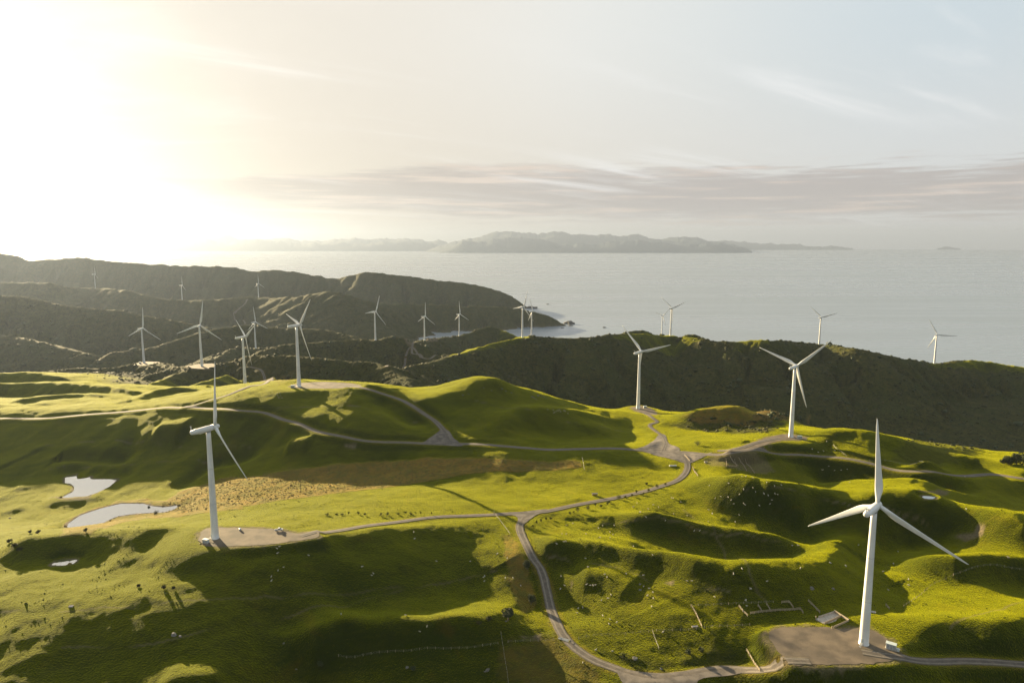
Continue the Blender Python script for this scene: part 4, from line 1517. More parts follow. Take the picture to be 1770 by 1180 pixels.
wire_fence([(585, 1134), (700, 1126), (830, 1117), (868, 1112)], 'post and wire fence along the dark foot of the lit hump')
wire_fence([(878, 1110), (920, 1108), (966, 1106)], 'short post and wire fence from the corner post to the cattle grid')
wire_fence([(1000, 1104), (1060, 1097), (1128, 1091), (1215, 1086), (1300, 1080)], 'long post and wire fence right of the cattle grid')
wire_fence([(1194, 1047), (1240, 1045), (1290, 1043), (1345, 1041)], 'post and wire fence along the top of the small stock pens')
wire_fence([(866, 1095), (872, 1135), (877, 1165), (880, 1195)], 'post and wire fence running down to the bottom edge of the photo', 2.6)
wire_fence([(856, 890), (868, 905), (882, 924)], 'post and wire fence beside the dry grass strip by the road fork', 3)
wire_fence([(1790, 988), (1717, 977), (1660, 990), (1610, 1012), (1562, 1048)], 'post and wire fence over the green knoll right of the nearest turbine')
wire_fence([(1400, 787), (1440, 790), (1500, 797), (1565, 803), (1600, 806)], 'post and wire fence along the upper side of the ridge road')
wire_fence([(1128, 1092), (1132, 1104), (1140, 1125)], 'post and wire side fence hanging below the long fence', 3)
wire_fence([(1010, 812), (1008, 800), (1006, 790)], 'post and wire fence at the blunt end of the brown tussock strip', 3)
wire_fence([(1440, 770), (1455, 782), (1466, 790)], 'post and wire fence running down the grass beside the ridge turbine', 3)
rail_fence([(1195, 1048), (1204, 1064), (1213, 1084)], 'sunlit timber rail fence left of the small stock pens')
rail_fence([(1277, 1048), (1284, 1057), (1292, 1065)], 'short timber rail at the left end of the small stock pens')
rail_fence([(1297, 1061), (1318, 1058), (1340, 1056), (1382, 1053)], 'long low timber rail along the front of the small stock pens')
rail_fence([(1310, 1047), (1316, 1056)], 'short timber rail, first inner divider of the small stock pens')
rail_fence([(1325, 1045), (1331, 1055)], 'short timber rail, second inner divider of the small stock pens')
rail_fence([(1364, 1041), (1371, 1051)], 'short timber rail, third inner divider of the small stock pens')
rail_fence([(1351, 1042), (1363, 1041)], 'short dark timber rail along the back of the small stock pens')
rail_fence([(1383, 1053), (1388, 1060)], 'short timber rail at the right end of the small stock pens')
rail_fence([(1397, 1039), (1407, 1049), (1417, 1059)], 'slanting sunlit timber rail leading to the walled stock pen')
rail_fence([(1531, 1046), (1537, 1053)], 'short timber rail standing alone right of the nearest turbine tower')
rail_fence([(1290, 1124), (1300, 1141), (1313, 1160)], 'timber rail fence across the bottom road by the broad pad')
rail_fence([(1183, 787), (1192, 797)], 'short timber rail beside the junction, at the road edge')
rail_fence([(1197, 808), (1206, 823)], 'pale timber rail beside the bend of the winding road')
rail_fence([(1277, 792), (1284, 803), (1291, 815)], 'pale timber rail on the right side of the stockyards, taller of two')
rail_fence([(1288, 795), (1296, 807), (1304, 818)], 'thin timber rail right of the stockyards, second of two')
rail_fence([(1255, 794), (1256, 806), (1274, 807), (1270, 795)], 'dark timber pen inside the stockyards near the junction')
rail_fence([(1262, 790), (1268, 800), (1276, 806)], 'inner timber race of the stockyards near the junction')


def simple(name, bm, mat, px, py, label, cat, group=None, rz=0.0, dz=0.0, smooth=False):
    p = place(px, py)
    o = bm_obj(name, bm, mat, None, smooth)
    o.location = p + Vector((0, 0, dz))
    o.rotation_euler = (0, 0, rz)
    return tag(o, label, cat, group)


# ---- tall marker post by the road fork
bm = bmesh.new()
box(bm, 0, 0, 1.1, .28, .28, 2.8, bev=.04)
o = simple('marker_post', bm, M['wood'], 854, 889, 'tall pale post beside the pond road just before the fork', 'post')
bm = bmesh.new()
box(bm, 0, 0, 2.56, .36, .36, .12, bev=.02)
bm_obj('cap', bm, M['concrete'], o)

# ---- cattle grid on the lower road
pg = place(975, 1105)
root = empty('cattle_grid', pg + Vector((0, 0, .18)), R(-28))
tag(root, 'steel cattle grid across the winding road between two fences', 'cattle grid')
for k in range(9):
    bm = bmesh.new()
    box(bm, 0, -1.0 + .25 * k, .08, 6.2, .11, .1)
    bm_obj('bar', bm, M['grey'], root)
for sx in (-3.2, 3.2):
    bm = bmesh.new()
    box(bm, sx, 0, .5, .14, 2.2, .12)
    box(bm, sx, -1.0, .25, .14, .14, .9)
    box(bm, sx, 1.0, .25, .14, .14, .9)
    bm_obj('side_rail', bm, M['wood'], root)
    bm = bmesh.new()
    box(bm, sx * 1.04, -1.2, .6, .3, .08, 1.3)
    bm_obj('marker', bm, M['yellow'], root)

for (px, py, lb) in ((896, 921, 'small yellow marker post on the left edge of the winding road'), (906, 921, 'small yellow marker post on the right edge of the winding road')):
    bm = bmesh.new()
    box(bm, 0, 0, .5, .22, .1, 1.4, bev=.02)
    o = simple('road_marker', bm, M['yellow'], px, py, lb, 'marker post', 'yellow road markers')
    bm = bmesh.new()
    box(bm, 0, -.06, .95, .16, .03, .3)
    bm_obj('reflector', bm, M['white'], o)


# ---- transformer kiosks
def make_kiosk():
    root = empty('transformer_kiosk', (0, 0, 0))
    bm = bmesh.new()
    box(bm, 0, 0, 1.25, 3.6, 2.1, 2.1, bev=.06)
    bm_obj('cabinet', bm, M['greygreen'], root)
    bm = bmesh.new()
    box(bm, 0, 0, .1, 4.1, 2.6, .3, bev=.03)
    bm_obj('plinth', bm, M['concrete'], root)
    bm = bmesh.new()
    box(bm, 0, 0, 2.36, 3.9, 2.4, .14, bev=.04)
    bm_obj('roof', bm, M['greygreen'], root)
    for sx in (-1.2, 0, 1.2):
        bm = bmesh.new()
        box(bm, sx, -1.07, 1.2, 1.08, .06, 1.8, bev=.015)
        d = bm_obj('door', bm, M['grey'], root)
        bm = bmesh.new()
        box(bm, sx + .38, -1.13, 1.2, .06, .07, .28)
        bm_obj('handle', bm, M['dark'], d)
    return root


k0 = make_kiosk()
for i, (px, py, rz, sc_, lb) in enumerate([
        (1540, 1121, -35, 1.15, 'grey green transformer kiosk beside the nearest turbine tower'),
        (356, 938, -20, .95, 'pale transformer kiosk in front of the pond turbine tower'),
        (1382, 758, 10, 1.1, 'grey transformer kiosk beside the ridge road turbine'),
        (506, 670, 0, 1.1, 'small white transformer kiosk beside the crest turbine'),
        (242, 628, 30, 1.1, 'bright transformer kiosk catching the sun on the far left pad'),
        (1115, 705, 0, 1.0, 'small transformer kiosk on the spur track pad')]):
    o = k0 if i == 0 else copy_tree(k0)
    o.location = place(px, py) + Vector((0, 0, .2))
    o.rotation_euler = (0, 0, R(rz))
    o.scale = (sc_,) * 3
    tag(o, lb, 'transformer', 'transformer kiosks at the turbines')

# small switch box next to the nearest kiosk
bm = bmesh.new()
box(bm, 0, 0, .7, 1.3, 1.0, 1.3, bev=.05)
o = simple('switch_box', bm, M['grey'], 1552, 1126, 'small grey switch box right of the grey green kiosk', 'switch box', None, R(-35), .2)
bm = bmesh.new()
box(bm, 0, -.52, .75, .9, .05, .95, bev=.01)
bm_obj('door', bm, M['greygreen'], o)
bm = bmesh.new()
box(bm, 0, 0, 1.39, 1.45, 1.15, .08, bev=.02)
bm_obj('roof', bm, M['greygreen'], o)

# ---- white pickup on the pond turbine pad
def make_pickup():
    root = empty('pickup_truck', (0, 0, 0))
    bm = bmesh.new()
    prof = [(-2.5, .45), (2.45, .45), (2.5, .75), (2.45, .95), (1.35, 1.08), (.75, 1.72), (-.35, 1.75), (-.62, 1.08), (-2.5, 1.05)]
    for s_ in (-.88, .88):
        pass
    L = [bm.verts.new((x, -.88, z)) for x, z in prof]
    Rr = [bm.verts.new((x, .88, z)) for x, z in prof]
    n = len(prof)
    for k in range(n):
        bm.faces.new((L[k], L[(k + 1) % n], Rr[(k + 1) % n], Rr[k]))
    bm.faces.new(L[::-1])
    bm.faces.new(Rr)
    bmesh.ops.recalc_face_normals(bm, faces=bm.faces)
    bmesh.ops.bevel(bm, geom=bm.edges[:], offset=.06, segments=2, affect='EDGES')
    bm_obj('body', bm, M['white'], root)
    for s_ in (-.9, .9):
        bm = bmesh.new()
        f = [bm.verts.new((x, s_, z)) for x, z in ((1.15, 1.12), (.7, 1.62), (-.28, 1.64), (-.5, 1.12))]
        fa = bm.faces.new(f)
        bmesh.ops.solidify(bm, geom=[fa], thickness=.03)
        bm_obj('side_window', bm, M['dark'], root)
        for x in (-1.55, 1.55):
            bm = bmesh.new()
            bmesh.ops.create_cone(bm, cap_ends=True, segments=20, radius1=.38, radius2=.38, depth=.26, matrix=Matrix.Translation((x, s_ * .92, .38)) @ Matrix.Rotation(R(90), 4, 'X'))
            wh = bm_obj('wheel', bm, M['dark'], root)
            bm = bmesh.new()
            bmesh.ops.create_cone(bm, cap_ends=True, segments=16, radius1=.22, radius2=.2, depth=.29, matrix=Matrix.Translation((x, s_ * .92, .38)) @ Matrix.Rotation(R(90), 4, 'X'))
            bm_obj('rim', bm, M['grey'], wh)
    bm = bmesh.new()
    m = Matrix.Translation((1.07, 0, 1.41)) @ Matrix.Rotation(R(-47), 4, 'Y') @ Matrix.Diagonal((.05, 1.5, .72, 1))
    bmesh.ops.create_cube(bm, size=1, matrix=m)
    bm_obj('windscreen', bm, M['dark'], root)
    bm = bmesh.new()
    box(bm, -1.55, 0, 1.08, 1.7, 1.5, .06)
    bm_obj('bed', bm, M['dark'], root)
    return root


o = make_pickup()
o.location = place(482, 917) + Vector((0, 0, .24))
o.rotation_euler = (0, 0, R(12))
tag(o, 'small white pickup parked at the far edge of the pond turbine pad', 'pickup truck')

# ---- tanks and troughs
def tank(px, py, r, h, mat, label, dz=0.0):
    o = bm_obj('water_tank', lathe([(r, -.3), (r, h * .9), (r * .93, h), (r * .3, h * 1.1), (.05, h * 1.12)], 24), mat, None, True)
    o.location = place(px, py) + Vector((0, 0, dz))
    bm = lathe([(r * .3, h * 1.1), (r * .3, h * 1.17), (.05, h * 1.18)], 16)
    bm_obj('lid', bm, M['dark'], o)
    return tag(o, label, 'water tank')


tank(415, 916, .75, 1.0, M['white'], 'small white tank on the back edge of the pond turbine pad', .2)


def trough(px, py, l, w, h, mat, label, rz):
    bm = bmesh.new()
    for (cx, cy__, sx, sy) in ((0, w / 2, l, .12), (0, -w / 2, l, .12), (l / 2, 0, .12, w - .121), (-l / 2, 0, .12, w - .121)):
        box(bm, cx, cy__, h / 2, sx, sy, h)
    box(bm, 0, 0, .04, l - .125, w - .125, .08)
    o = simple('water_trough', bm, mat, px, py, label, 'trough', None, R(rz))
    bm = bmesh.new()
    box(bm, 0, 0, h * .78, l - .13, w - .13, .02)
    bm_obj('water', bm, M['pond'], o)
    return o


trough(1163, 805, 6.2, 1.3, .8, M['white'], 'long white water trough in the field inside the road bend', 3)
trough(1508, 1058, 3.0, 1.1, .7, M['concrete'], 'grey water trough just right of the nearest turbine tower', -20)
trough(123, 1048, 1.9, 1.3, .6, M['concrete'], 'pale concrete trough on a bare round earth patch on the left slope', 8)
trough(1220, 799, 2.6, 1.2, 1.0, M['concrete'], 'pale trough inside the left part of the stockyards', 12)
trough(1201, 1083, 3.2, .9, .6, M['wood'], 'timber feed trough at the foot of the sunlit rail fence', 10)

# hay rack in the bright field
p = place(1028, 856)
root = empty('hay_rack', p, R(4))
tag(root, 'dark timber hay rack standing in the bright green field', 'hay rack')
bm = bmesh.new()
box(bm, 0, 0, 1.75, 4.6, 2.0, .1)
bm_obj('roof', bm, M['dark'], root)
for sx in (-2, 2):
    for sy in (-.8, .8):
        bm = bmesh.new()
        box(bm, sx, sy, .8, .16, .16, 1.8)
        bm_obj('post', bm, M['wood'], root)
bm = bmesh.new()
box(bm, 0, 0, .7, 4.0, 1.4, .9, bev=.1)
bm_obj('hay', bm, M['leaf_dry'], root)

# ---- walled stock pen beside the nearest pad
cor = [place(*q) for q in ((1410, 1071), (1442, 1059), (1467, 1073), (1438, 1086))]
zf = sum(c.z for c in cor) / 4 + .1
c0 = sum(cor, Vector()) / 4
root = empty('stock_pen', (c0.x, c0.y, zf))
tag(root, 'walled timber and concrete stock pen at the edge of the broad gravel pad', 'stock pen')
lc = [Vector((c.x - c0.x, c.y - c0.y, 0)) for c in cor]
bm = bmesh.new()
va = [bm.verts.new((v.x, v.y, .05)) for v in lc]
vb = [bm.verts.new((v.x, v.y, -1.2)) for v in lc]
bm.faces.new(va)
bm.faces.new(vb[::-1])
for k in range(4):
    bm.faces.new((va[k], vb[k], vb[(k + 1) % 4], va[(k + 1) % 4]))
bmesh.ops.recalc_face_normals(bm, faces=bm.faces)
bm_obj('floor_slab', bm, M['concrete'], root)


def wall_between(a, b, h, th, name, mat):
    d = b - a
    m = Matrix.Translation((a + b) / 2 + Vector((0, 0, h / 2 + .05))) @ d.to_track_quat('X', 'Z').to_matrix().to_4x4() @ Matrix.Diagonal((d.length + th * .9, th, h, 1))
    bm = bmesh.new()
    bmesh.ops.create_cube(bm, size=1, matrix=m)
    return bm_obj(name, bm, mat, root)


def lerp(a, b, f):
    return a + (b - a) * f


wall_between(lc[1], lc[2], 1.5, .25, 'back_wall', M['wood'])
wall_between(lerp(lc[2], lc[3], .02), lerp(lc[2], lc[3], .9), 1.2, .22, 'side_wall', M['wood'])
wall_between(lerp(lc[0], lc[1], .15), lerp(lc[0], lc[1], .97), .9, .22, 'front_wall', M['concrete'])
wall_between(lerp(lc[0], lc[3], .55), lerp(lc[1], lc[2], .48), 1.1, .2, 'divider', M['wood'])
bm = bmesh.new()
q = [lerp(lc[0], lc[3], .62), lerp(lc[0], lc[3], .93), lerp(lc[1], lc[2], .88), lerp(lc[1], lc[2], .56)]
vv = [bm.verts.new((v.x, v.y, .058)) for v in q]
bm.faces.new(vv)
bm_obj('pale_floor', bm, M['white'], root)
for v in (lc[3], lc[0]):
    bm = bmesh.new()
    box(bm, v.x, v.y, .7, .3, .3, 1.9, bev=.03)
    bm_obj('gate_post', bm, M['wood'], root)


# ---- rocks
def rock_bm(r, seed, flat=.6, sub=3):
    rr = random.Random(seed)
    bm = bmesh.new()
    bmesh.ops.create_icosphere(bm, subdivisions=sub, radius=1)
    planes = [(Vector((rr.gauss(0, 1), rr.gauss(0, 1), rr.gauss(0, .7))).normalized(), rr.uniform(.45, .9)) for _ in range(13)]
    for v in bm.verts:
        for (nrm, d) in planes:
            k = v.co.dot(nrm)
            if k > d:
                v.co -= nrm * (k - d) * .9
        v.co *= 1 + rr.uniform(-.04, .04)
        v.co = Vector((v.co.x * r * 1.25, v.co.y * r, v.co.z * r * flat))
    return bm


ROCKS = [
    (300, 1096, 2.2, 'grey rock outcrop alone in the big dark left slope', 'rock'), (311, 1099, 1.1, 'pale block lying against the grey outcrop in the dark left slope', 'rock'),
    (703, 1153, 1.3, 'pale rock beside a small dark bush near the bottom', 'rock'), (843, 1157, 1.6, 'pale rock left of the bottom wire fence', 'rock'), (838, 1160, .8, 'small stone touching the pale rock by the bottom fence', 'rock'),
    (1098, 1137, 1.9, 'flat grey slab beside the lower road bend', 'rock'), (1143, 1155, 1.2, 'whitish boulder on the rough grass inside the road bend', 'rock'),
    (1403, 1016, 1.9, 'brownish rock in the shadow edge left of the nearest turbine', 'rock'), (1440, 1017, 1.4, 'second brownish rock nearer the turbine tower in the shadow edge', 'rock'),
    (1106, 1009, 1.2, 'grey rock at the right end of the knoll, upper of two', 'rock'), (1106, 1019, 1.2, 'grey rock at the right end of the knoll, lower of two', 'rock'),
    (490, 1111, .9, 'small pale stone left of the lit hump', 'rock'), (512, 1156, .8, 'small white stone below the lit hump', 'rock'), (17, 895, 1.4, 'pale stone in the shaded valley left of the long pond', 'rock'),
    (875, 1073, 1.0, 'pale stone at the foot of the umbrella shaped tree', 'rock'),
]
for i, (px, py, r, lb, c) in enumerate(ROCKS):
    simple('rock', rock_bm(r * .8, i, .5), M['rock'], px, py, lb, c, 'rocks in the paddocks', random.uniform(0, 3), 0)
for i, (px, py, r) in enumerate([(920, 686, 1.3), (924, 688, 1.0), (930, 684, 1.6), (935, 684, 1.3), (940, 686, 1.1), (944, 688, .9), (927, 690, .8), (868, 672, 1.0), (874, 676, .9), (850, 675, .8), (884, 679, .9), (836, 670, .8), (800, 683, .9), (810, 681, .8)]):
    simple('outcrop_stone', rock_bm(r, 40 + i, .7, 2), M['rock'], px, py, 'pale weathered stone on the shoulder of the hill behind the junction', 'stone', 'stones on the hill shoulder', random.uniform(0, 3), r * .15)

# ---- sea stacks off the headland
for i, (px, py, r, fl, lb) in enumerate([
        (979, 559, 17, .8, 'jagged dark sea stack nearest the headland tip'), (985, 560, 13, 1.2, 'pointed dark sea stack, tallest off the headland'), (990, 560, 12, .7, 'low dark sea rock at the outer end of the stacks'),
        (986, 563, 12, .4, 'low dark reef in front of the sea stacks'), (972, 567, 7, .5, 'small reef awash inside the stacks'),
        (917, 533, 22, .6, 'dark rock joined to the foot of the far headland'), (925, 533, 20, .5, 'dark rock off the far headland, right of its foot'), (1045, 566, 8, .6, 'lone tiny rock out in the open sea'), (946, 526, 12, .3, 'far tiny reef in the open sea beyond the headland')]):
    q = at_height(px, py, 0.0)
    o = bm_obj('sea_stack', rock_bm(r, 90 + i, fl, 3), M['seacliff'], None, False)
    o.location = (q[0], q[1], r * fl * .2)
    tag(o, lb, 'sea stack', 'rocks off the headland')


# ---- trees and bushes made of many leaf clumps
def leaf_cloud(blobs, n, leaf, seed, mat):
    rr = np.random.default_rng(seed)
    V, Fc = [], []
    tot = sum(b[3] * b[4] * b[5] for b in blobs)
    for (cx, cy__, cz_, rx, ry, rz_) in blobs:
        m = max(10, int(n * rx * ry * rz_ / tot))
        d = rr.normal(size=(m, 3))
        d /= np.linalg.norm(d, axis=1)[:, None]
        rad = rr.uniform(.45, 1.08, m) ** .6
        P = d * rad[:, None] * np.array([rx, ry, rz_]) + np.array([cx, cy__, cz_])
        for p in P:
            a = rr.normal(size=3)
            a /= np.linalg.norm(a)
            b = np.cross(a, rr.normal(size=3))
            b /= np.linalg.norm(b) + 1e-9
            s_ = leaf * rr.uniform(.6, 1.4)
            k = len(V)
            V += [p - a * s_, p + b * s_ * .6, p + a * s_, p - b * s_ * .6]
            Fc.append((k, k + 1, k + 2, k + 3))
    return V, Fc


def limb(bm, a, b, ra, rb, n=7):
    d = (b - a)
    q = d.to_track_quat('Z', 'Y').to_matrix()
    r0 = [bm.verts.new(a + q @ Vector((ra * math.cos(2 * math.pi * k / n), ra * math.sin(2 * math.pi * k / n), 0))) for k in range(n)]
    r1 = [bm.verts.new(b + q @ Vector((rb * math.cos(2 * math.pi * k / n), rb * math.sin(2 * math.pi * k / n), 0))) for k in range(n)]
    for k in range(n):
        bm.faces.new((r0[k], r0[(k + 1) % n], r1[(k + 1) % n], r1[k]))
    bm.faces.new(r1)


def tree(name, px, py, w, h, label, cat, seed, trunk=.4, lean=0.0, group=None, n=1500, mat=None, leaf=None):
    rr = random.Random(seed)
    root = empty(name, place(px, py))
    tag(root, label, cat, group)
    blobs = []
    ch = h * (1 - trunk)
    for _ in range(9):
        a = rr.uniform(0, 6.28)
        r = rr.uniform(0, .34) * w
        bz = h * trunk + ch * rr.uniform(.3, .75)
        s_ = rr.uniform(.16, .26) * w
        blobs.append((r * math.cos(a) + lean, r * math.sin(a), bz, s_, s_, min(s_, ch * .36)))
    V, Fc = leaf_cloud(blobs, n, leaf or max(.12, w * .035), seed, mat)
    mesh_obj('crown', V, Fc, mat or M['leaf_dark'], root)
    bm = bmesh.new()
    top = Vector((lean * .7, 0, h * trunk + ch * .25))
    mid = Vector((lean * .3, rr.uniform(-.1, .1), h * trunk * .55))
    r0 = max(.06, .035 * h + .02 * w)
    limb(bm, Vector((0, 0, -.4)), mid, r0, r0 * .75)
    limb(bm, mid, top, r0 * .75, r0 * .45)
    for b in blobs[:6]:
        limb(bm, top * .8 + mid * .2, Vector((b[0], b[1], b[2])), r0 * .4, r0 * .12, 5)
    bm_obj('trunk', bm, M['bark'], root, True)
    return root


tree('tree', 878, 1072, 9.0, 6.4, 'dark umbrella shaped tree with bare trunk left of the winding road', 'tree', 3, .45, .8, 'trees by the winding road', 2600)
tree('tree', 918, 1044, 6.4, 5.6, 'dark rounded tree on the left edge of the winding road', 'tree', 4, .12, 0, 'trees by the winding road', 2200)
tree('tree', 911, 981, 6.6, 4.2, 'low spreading dark tree at the top of the dry grass strip', 'tree', 5, .12, 0, 'trees by the winding road', 1900)
for i, (px, py, w, h) in enumerate([(1744, 803, 12, 7), (1757, 802, 14, 9), (1772, 800, 15, 8), (1735, 802, 8, 5)]):
    tree('bush', px, py, w, h, ['dark bush in the clump by the ridge road, second from its open end', 'tallest dark bush of the clump at the right by the ridge road', 'dark bush cut by the right edge of the photo', 'smallest bush at the open end of the dark clump by the ridge road'][i], 'bush', 20 + i, .05, 0, 'bush clump by the ridge road', 1800)
# planted shrubs along the winding road and the bright field
SHR = [(1153, 836), (1138, 840), (1118, 848), (1110, 853), (1102, 851), (1090, 857), (1080, 860), (1070, 862), (1055, 866), (1046, 870), (1036, 875), (1026, 872), (1012, 880), (1000, 882), (990, 886)]
for i, (px, py) in enumerate(SHR):
    tree('shrub', px + random.uniform(-4, 4), py + random.uniform(0, 3), random.choice((1.2, 1.8, 2.6, 3.4, 4.6)) * random.uniform(.85, 1.15), random.uniform(1.2, 3.6), 'young shrub in the planted row on the lower side of the winding road', 'shrub', 50 + i, .1, 0, 'planted shrubs along the winding road', 200, M['leaf_young'], .26)
for i, (px, py) in enumerate([(935, 902), (928, 905), (944, 899), (920, 911), (952, 897), (985, 889)]):
    tree('shrub', px, py, random.uniform(2.0, 2.8), random.uniform(1.8, 2.8), 'young shrub on the grass verge right of the road fork', 'shrub', 80 + i, .1, 0, 'shrubs on the verge at the fork', 170, M['leaf_young'], .24)
for i, (px, py) in enumerate([(565, 890), (577, 891), (590, 890), (603, 889), (618, 890), (630, 890), (658, 890), (672, 889), (685, 890), (697, 889), (712, 889), (730, 888), (745, 889)]):
    tree('shrub', px + random.uniform(-5, 5), py + random.uniform(-2, 1), random.choice((1.0, 1.6, 2.4, 3.4)) * random.uniform(.85, 1.2), random.uniform(.9, 2.8), 'low shrub in the row on the near edge of the bright yellow green field', 'shrub', 100 + i, .1, 0, 'shrub row on the edge of the bright field', 170, M['leaf_young'], .24)
for i, (px, py, w, h, lb) in enumerate([
        (270, 889, 4.2, 3.4, 'dark bush alone on the tawny bank of the long pond'), (66, 922, 3.4, 2.6, 'bush on the skyline lip left of the long pond'), (148, 919, 3.2, 2.6, 'bush at the foot of the long pond'), (52, 921, 2.6, 2.2, 'small bush on the skyline lip far left'),
        (258, 878, 2.6, 2.0, 'low bush at the tip of the long pond'), (24, 946, 5, 3.0, 'bush low in the shaded hollow at the far left'), (34, 952, 4.5, 2.4, 'lower bush in the shaded hollow at the far left'), (16, 938, 4, 2.4, 'upper bush in the shaded hollow at the far left'),
        (555, 1150, 4.0, 2.4, 'dark bush below the rounded nose of the lit hump'), (714, 1158, 4.5, 2.2, 'dark bush next to a pale rock near the bottom'), (1078, 1138, 5.0, 3.0, 'dark bush left of the flat grey slab'), (1190, 1130, 4.0, 2.4, 'dark bush under the bright patch by the lower road, left one'),
        (1212, 1126, 4.2, 2.2, 'dark bush under the bright patch by the lower road, right one'), (1205, 770, 7, 4.5, 'dark bush in the dip between the junction and the ridge turbine'), (1118, 838, 3, 2.2, 'small dark bush in the bright field'), (240, 1014, 2.2, 1.6, 'low shrub on the lit edge of the big left slope'),
        (283, 1017, 2.6, 2.0, 'shrub casting a shadow on the lit edge of the big left slope'), (300, 1018, 2.4, 1.8, 'shrub right of the shadowed one on the big left slope'), (845, 1072, 4, 2.2, 'bush on the right end of the lit hump'), (828, 1078, 3.4, 1.8, 'low bush on the right end of the lit hump')]):
    tree('bush', px, py, w, h, lb, 'bush', 140 + i, .06, 0, 'bushes in the paddocks', 420, M['leaf_dark'] if i in (0, 8, 9, 10, 11, 12, 13) else M['leaf_mid'], .24)


# ---- scrub and grass nobody could count
def lumps(name, P, S, mat, seed, flat=.62, spike=False):
    """one mesh of many small faceted clumps at points P with sizes S"""
    rr = np.random.default_rng(seed)
    if spike:
        base = np.array([(1, 0, 0), (.3, .95, 0), (-.8, .6, 0), (-.8, -.6, 0), (.3, -.95, 0), (0, 0, 1.0), (.35, .2, .7), (-.3, .25, .8)])
        fc = np.array([(0, 1, 6), (1, 2, 7), (2, 3, 5), (3, 4, 5), (4, 0, 6), (6, 1, 7), (6, 7, 5), (7, 2, 5), (4, 6, 5)])
    else:
        bm = bmesh.new()
        bmesh.ops.create_icosphere(bm, subdivisions=1, radius=1)
        base = np.array([v.co[:] for v in bm.verts])
        fc = np.array([[v.index for v in f.verts] for f in bm.faces])
        bm.free()
    n, m = len(P), len(base)
    jit = rr.uniform(.65, 1.35, (n, m, 1))
    ang = rr.uniform(0, 6.28, n)
    ca, sa = np.cos(ang), np.sin(ang)
    B = base[None] * jit
    X = B[:, :, 0] * ca[:, None] - B[:, :, 1] * sa[:, None]
    Y = B[:, :, 0] * sa[:, None] + B[:, :, 1] * ca[:, None]
    Vv = np.stack([X, Y, B[:, :, 2] * flat], 2) * S[:, None, None] + P[:, None, :]
    F = (fc[None] + (np.arange(n) * m)[:, None, None]).reshape(-1, 3)
    me = bpy.data.meshes.new(name)
    me.vertices.add(n * m)
    me.vertices.foreach_set('co', Vv.astype(np.float32).ravel())
    me.loops.add(len(F) * 3)
    me.loops.foreach_set('vertex_index', F.astype(np.int32).ravel())
    me.polygons.add(len(F))
    me.polygons.foreach_set('loop_start', np.arange(0, len(F) * 3, 3, dtype=np.int32))
    me.update(calc_edges=True)
    me.materials.append(mat)
    o = bpy.data.objects.new(name, me)
    COL.objects.link(o)
    o['kind'] = 'stuff'
    return o


def off_road(x, y, extra=1.5):
    ok = np.ones(x.shape, bool)
    for k, (D, w) in ROADW.items():
        for q in D[::2]:
            ok &= (x - q[0]) ** 2 + (y - q[1]) ** 2 > (w / 2 + extra + 1.5) ** 2
    for k, (P, Z0) in PADW.items():
        ok &= ~inpoly(x, y, P)
    for k, (P, z) in PONDW.items():
        ok &= ~inpoly(x, y, P)
    return ok


def grid_at(a, x, y):
    return zt(x, y, a)


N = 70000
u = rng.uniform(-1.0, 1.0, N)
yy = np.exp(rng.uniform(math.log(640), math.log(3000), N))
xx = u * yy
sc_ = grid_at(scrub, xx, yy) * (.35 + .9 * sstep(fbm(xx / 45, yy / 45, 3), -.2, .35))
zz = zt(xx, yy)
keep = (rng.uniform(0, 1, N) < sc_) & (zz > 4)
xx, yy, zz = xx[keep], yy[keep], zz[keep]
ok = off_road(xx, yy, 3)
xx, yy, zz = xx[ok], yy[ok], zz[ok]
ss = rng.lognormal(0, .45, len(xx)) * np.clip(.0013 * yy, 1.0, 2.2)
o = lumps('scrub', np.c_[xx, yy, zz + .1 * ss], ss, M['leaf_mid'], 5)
o['label'] = 'low dark scrub covering the steep hillsides'
N = 26000
u = rng.uniform(-1.0, 1.0, N)
yy = np.exp(rng.uniform(math.log(700), math.log(2400), N))
xx = u * yy
cl = sstep(fbm(xx / 70 + 11, yy / 70, 4, .6), .22, .6) * grid_at(scrub, xx, yy)
zz = zt(xx, yy)
keep = (rng.uniform(0, 1, N) < cl) & (zz > 4)
xx, yy, zz = xx[keep], yy[keep], zz[keep]
ok = off_road(xx, yy, 5)
xx, yy, zz = xx[ok], yy[ok], zz[ok]
ss = rng.lognormal(0, .4, len(xx)) * np.clip(.0017 * yy, 1.6, 3.2)
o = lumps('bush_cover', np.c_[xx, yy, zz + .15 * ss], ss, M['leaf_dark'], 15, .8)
o['label'] = 'darker taller bush gathered in the gullies of the steep hillsides'

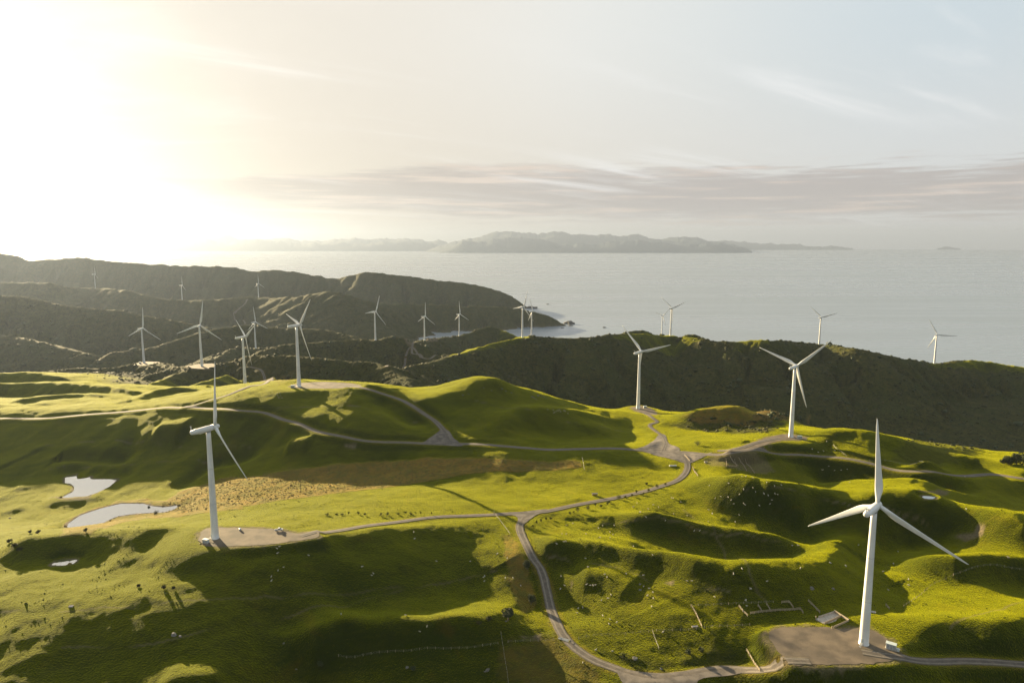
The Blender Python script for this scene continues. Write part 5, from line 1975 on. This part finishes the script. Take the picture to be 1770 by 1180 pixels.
N = 9000
xs_, ys_ = [], []
P = np.array([hit(px, py)[:2] for px, py in [(275, 868), (380, 826), (560, 806), (720, 793), (1000, 797), (1000, 806), (800, 818), (600, 846), (420, 872), (310, 886)]])
lo, hi = P.min(0), P.max(0)
xx = rng.uniform(lo[0], hi[0], N)
yy = rng.uniform(lo[1], hi[1], N)
k = inpoly(xx, yy, P)
xx, yy = xx[k], yy[k]
for kk in ('pond_main', 'pond_upper', 'pond_small'):
    Po = PONDW[kk][0]
    Po = dense(np.vstack([Po, Po[:1]]), 1.2)
    jx = Po + rng.normal(0, 1.0, Po.shape)
    sel = (~inpoly(jx[:, 0], jx[:, 1], PONDW[kk][0])) & (fbm(jx[:, 0] / 12, jx[:, 1] / 12, 2) > -.15)
    xx, yy = np.r_[xx, jx[sel, 0]], np.r_[yy, jx[sel, 1]]
ss = rng.lognormal(0, .35, len(xx)) * .42
o = lumps('tussock', np.c_[xx, yy, zt(xx, yy)], ss, M['leaf_dry'], 6, .8, True)
o['label'] = 'dry brown tussock in the fenced gully strip'

N = 60000
u = rng.uniform(-.85, .85, N)
yy = np.exp(rng.uniform(math.log(230), math.log(760), N))
xx = u * yy
dens = sstep(fbm(xx / 16, yy / 16, 4, .6) + .5 * fbm(xx / 90, yy / 90, 2), .0, .7)
keep = rng.uniform(0, 1, N) < dens
xx, yy = xx[keep], yy[keep]
ok = off_road(xx, yy, .6)
xx, yy = xx[ok], yy[ok]
ss = rng.lognormal(0, .35, len(xx)) * .21
o = lumps('grass_tufts', np.c_[xx, yy, zt(xx, yy)], ss, M['tuft'], 7, 1.1, True)
o['label'] = 'scattered grass tufts in the pasture'


# ------------------------------------------------------------------ haze
bm = bmesh.new()
bmesh.ops.create_cube(bm, size=1, matrix=Matrix.Translation((0, 0, 650)) @ Matrix.Diagonal((125000, 125000, 1700, 1)))
hz = bm_obj('haze', bm)
hm = bpy.data.materials.new('haze')
hm.use_nodes = True
t = NT(hm.node_tree)
t.n.clear()
o_ = t.new('ShaderNodeOutputMaterial')
pv = t.new('ShaderNodeVolumePrincipled')
pv.inputs['Color'].default_value = (.172, .240, .385, 1)
pv.inputs['Density'].default_value = HAZE_DENSITY
pv.inputs['Anisotropy'].default_value = HAZE_G
pv2 = t.new('ShaderNodeVolumePrincipled')
pv2.inputs['Color'].default_value = (.60, .54, .42, 1)
pv2.inputs['Density'].default_value = 4.6e-6
pv2.inputs['Anisotropy'].default_value = .74
ad = t.new('ShaderNodeAddShader')
t.l.new(pv.outputs[0], ad.inputs[0])
t.l.new(pv2.outputs[0], ad.inputs[1])
t.l.new(ad.outputs[0], o_.inputs['Volume'])
hz.data.materials.append(hm)
hz['kind'] = 'stuff'
hz['label'] = 'pale golden haze over the sea and hills'
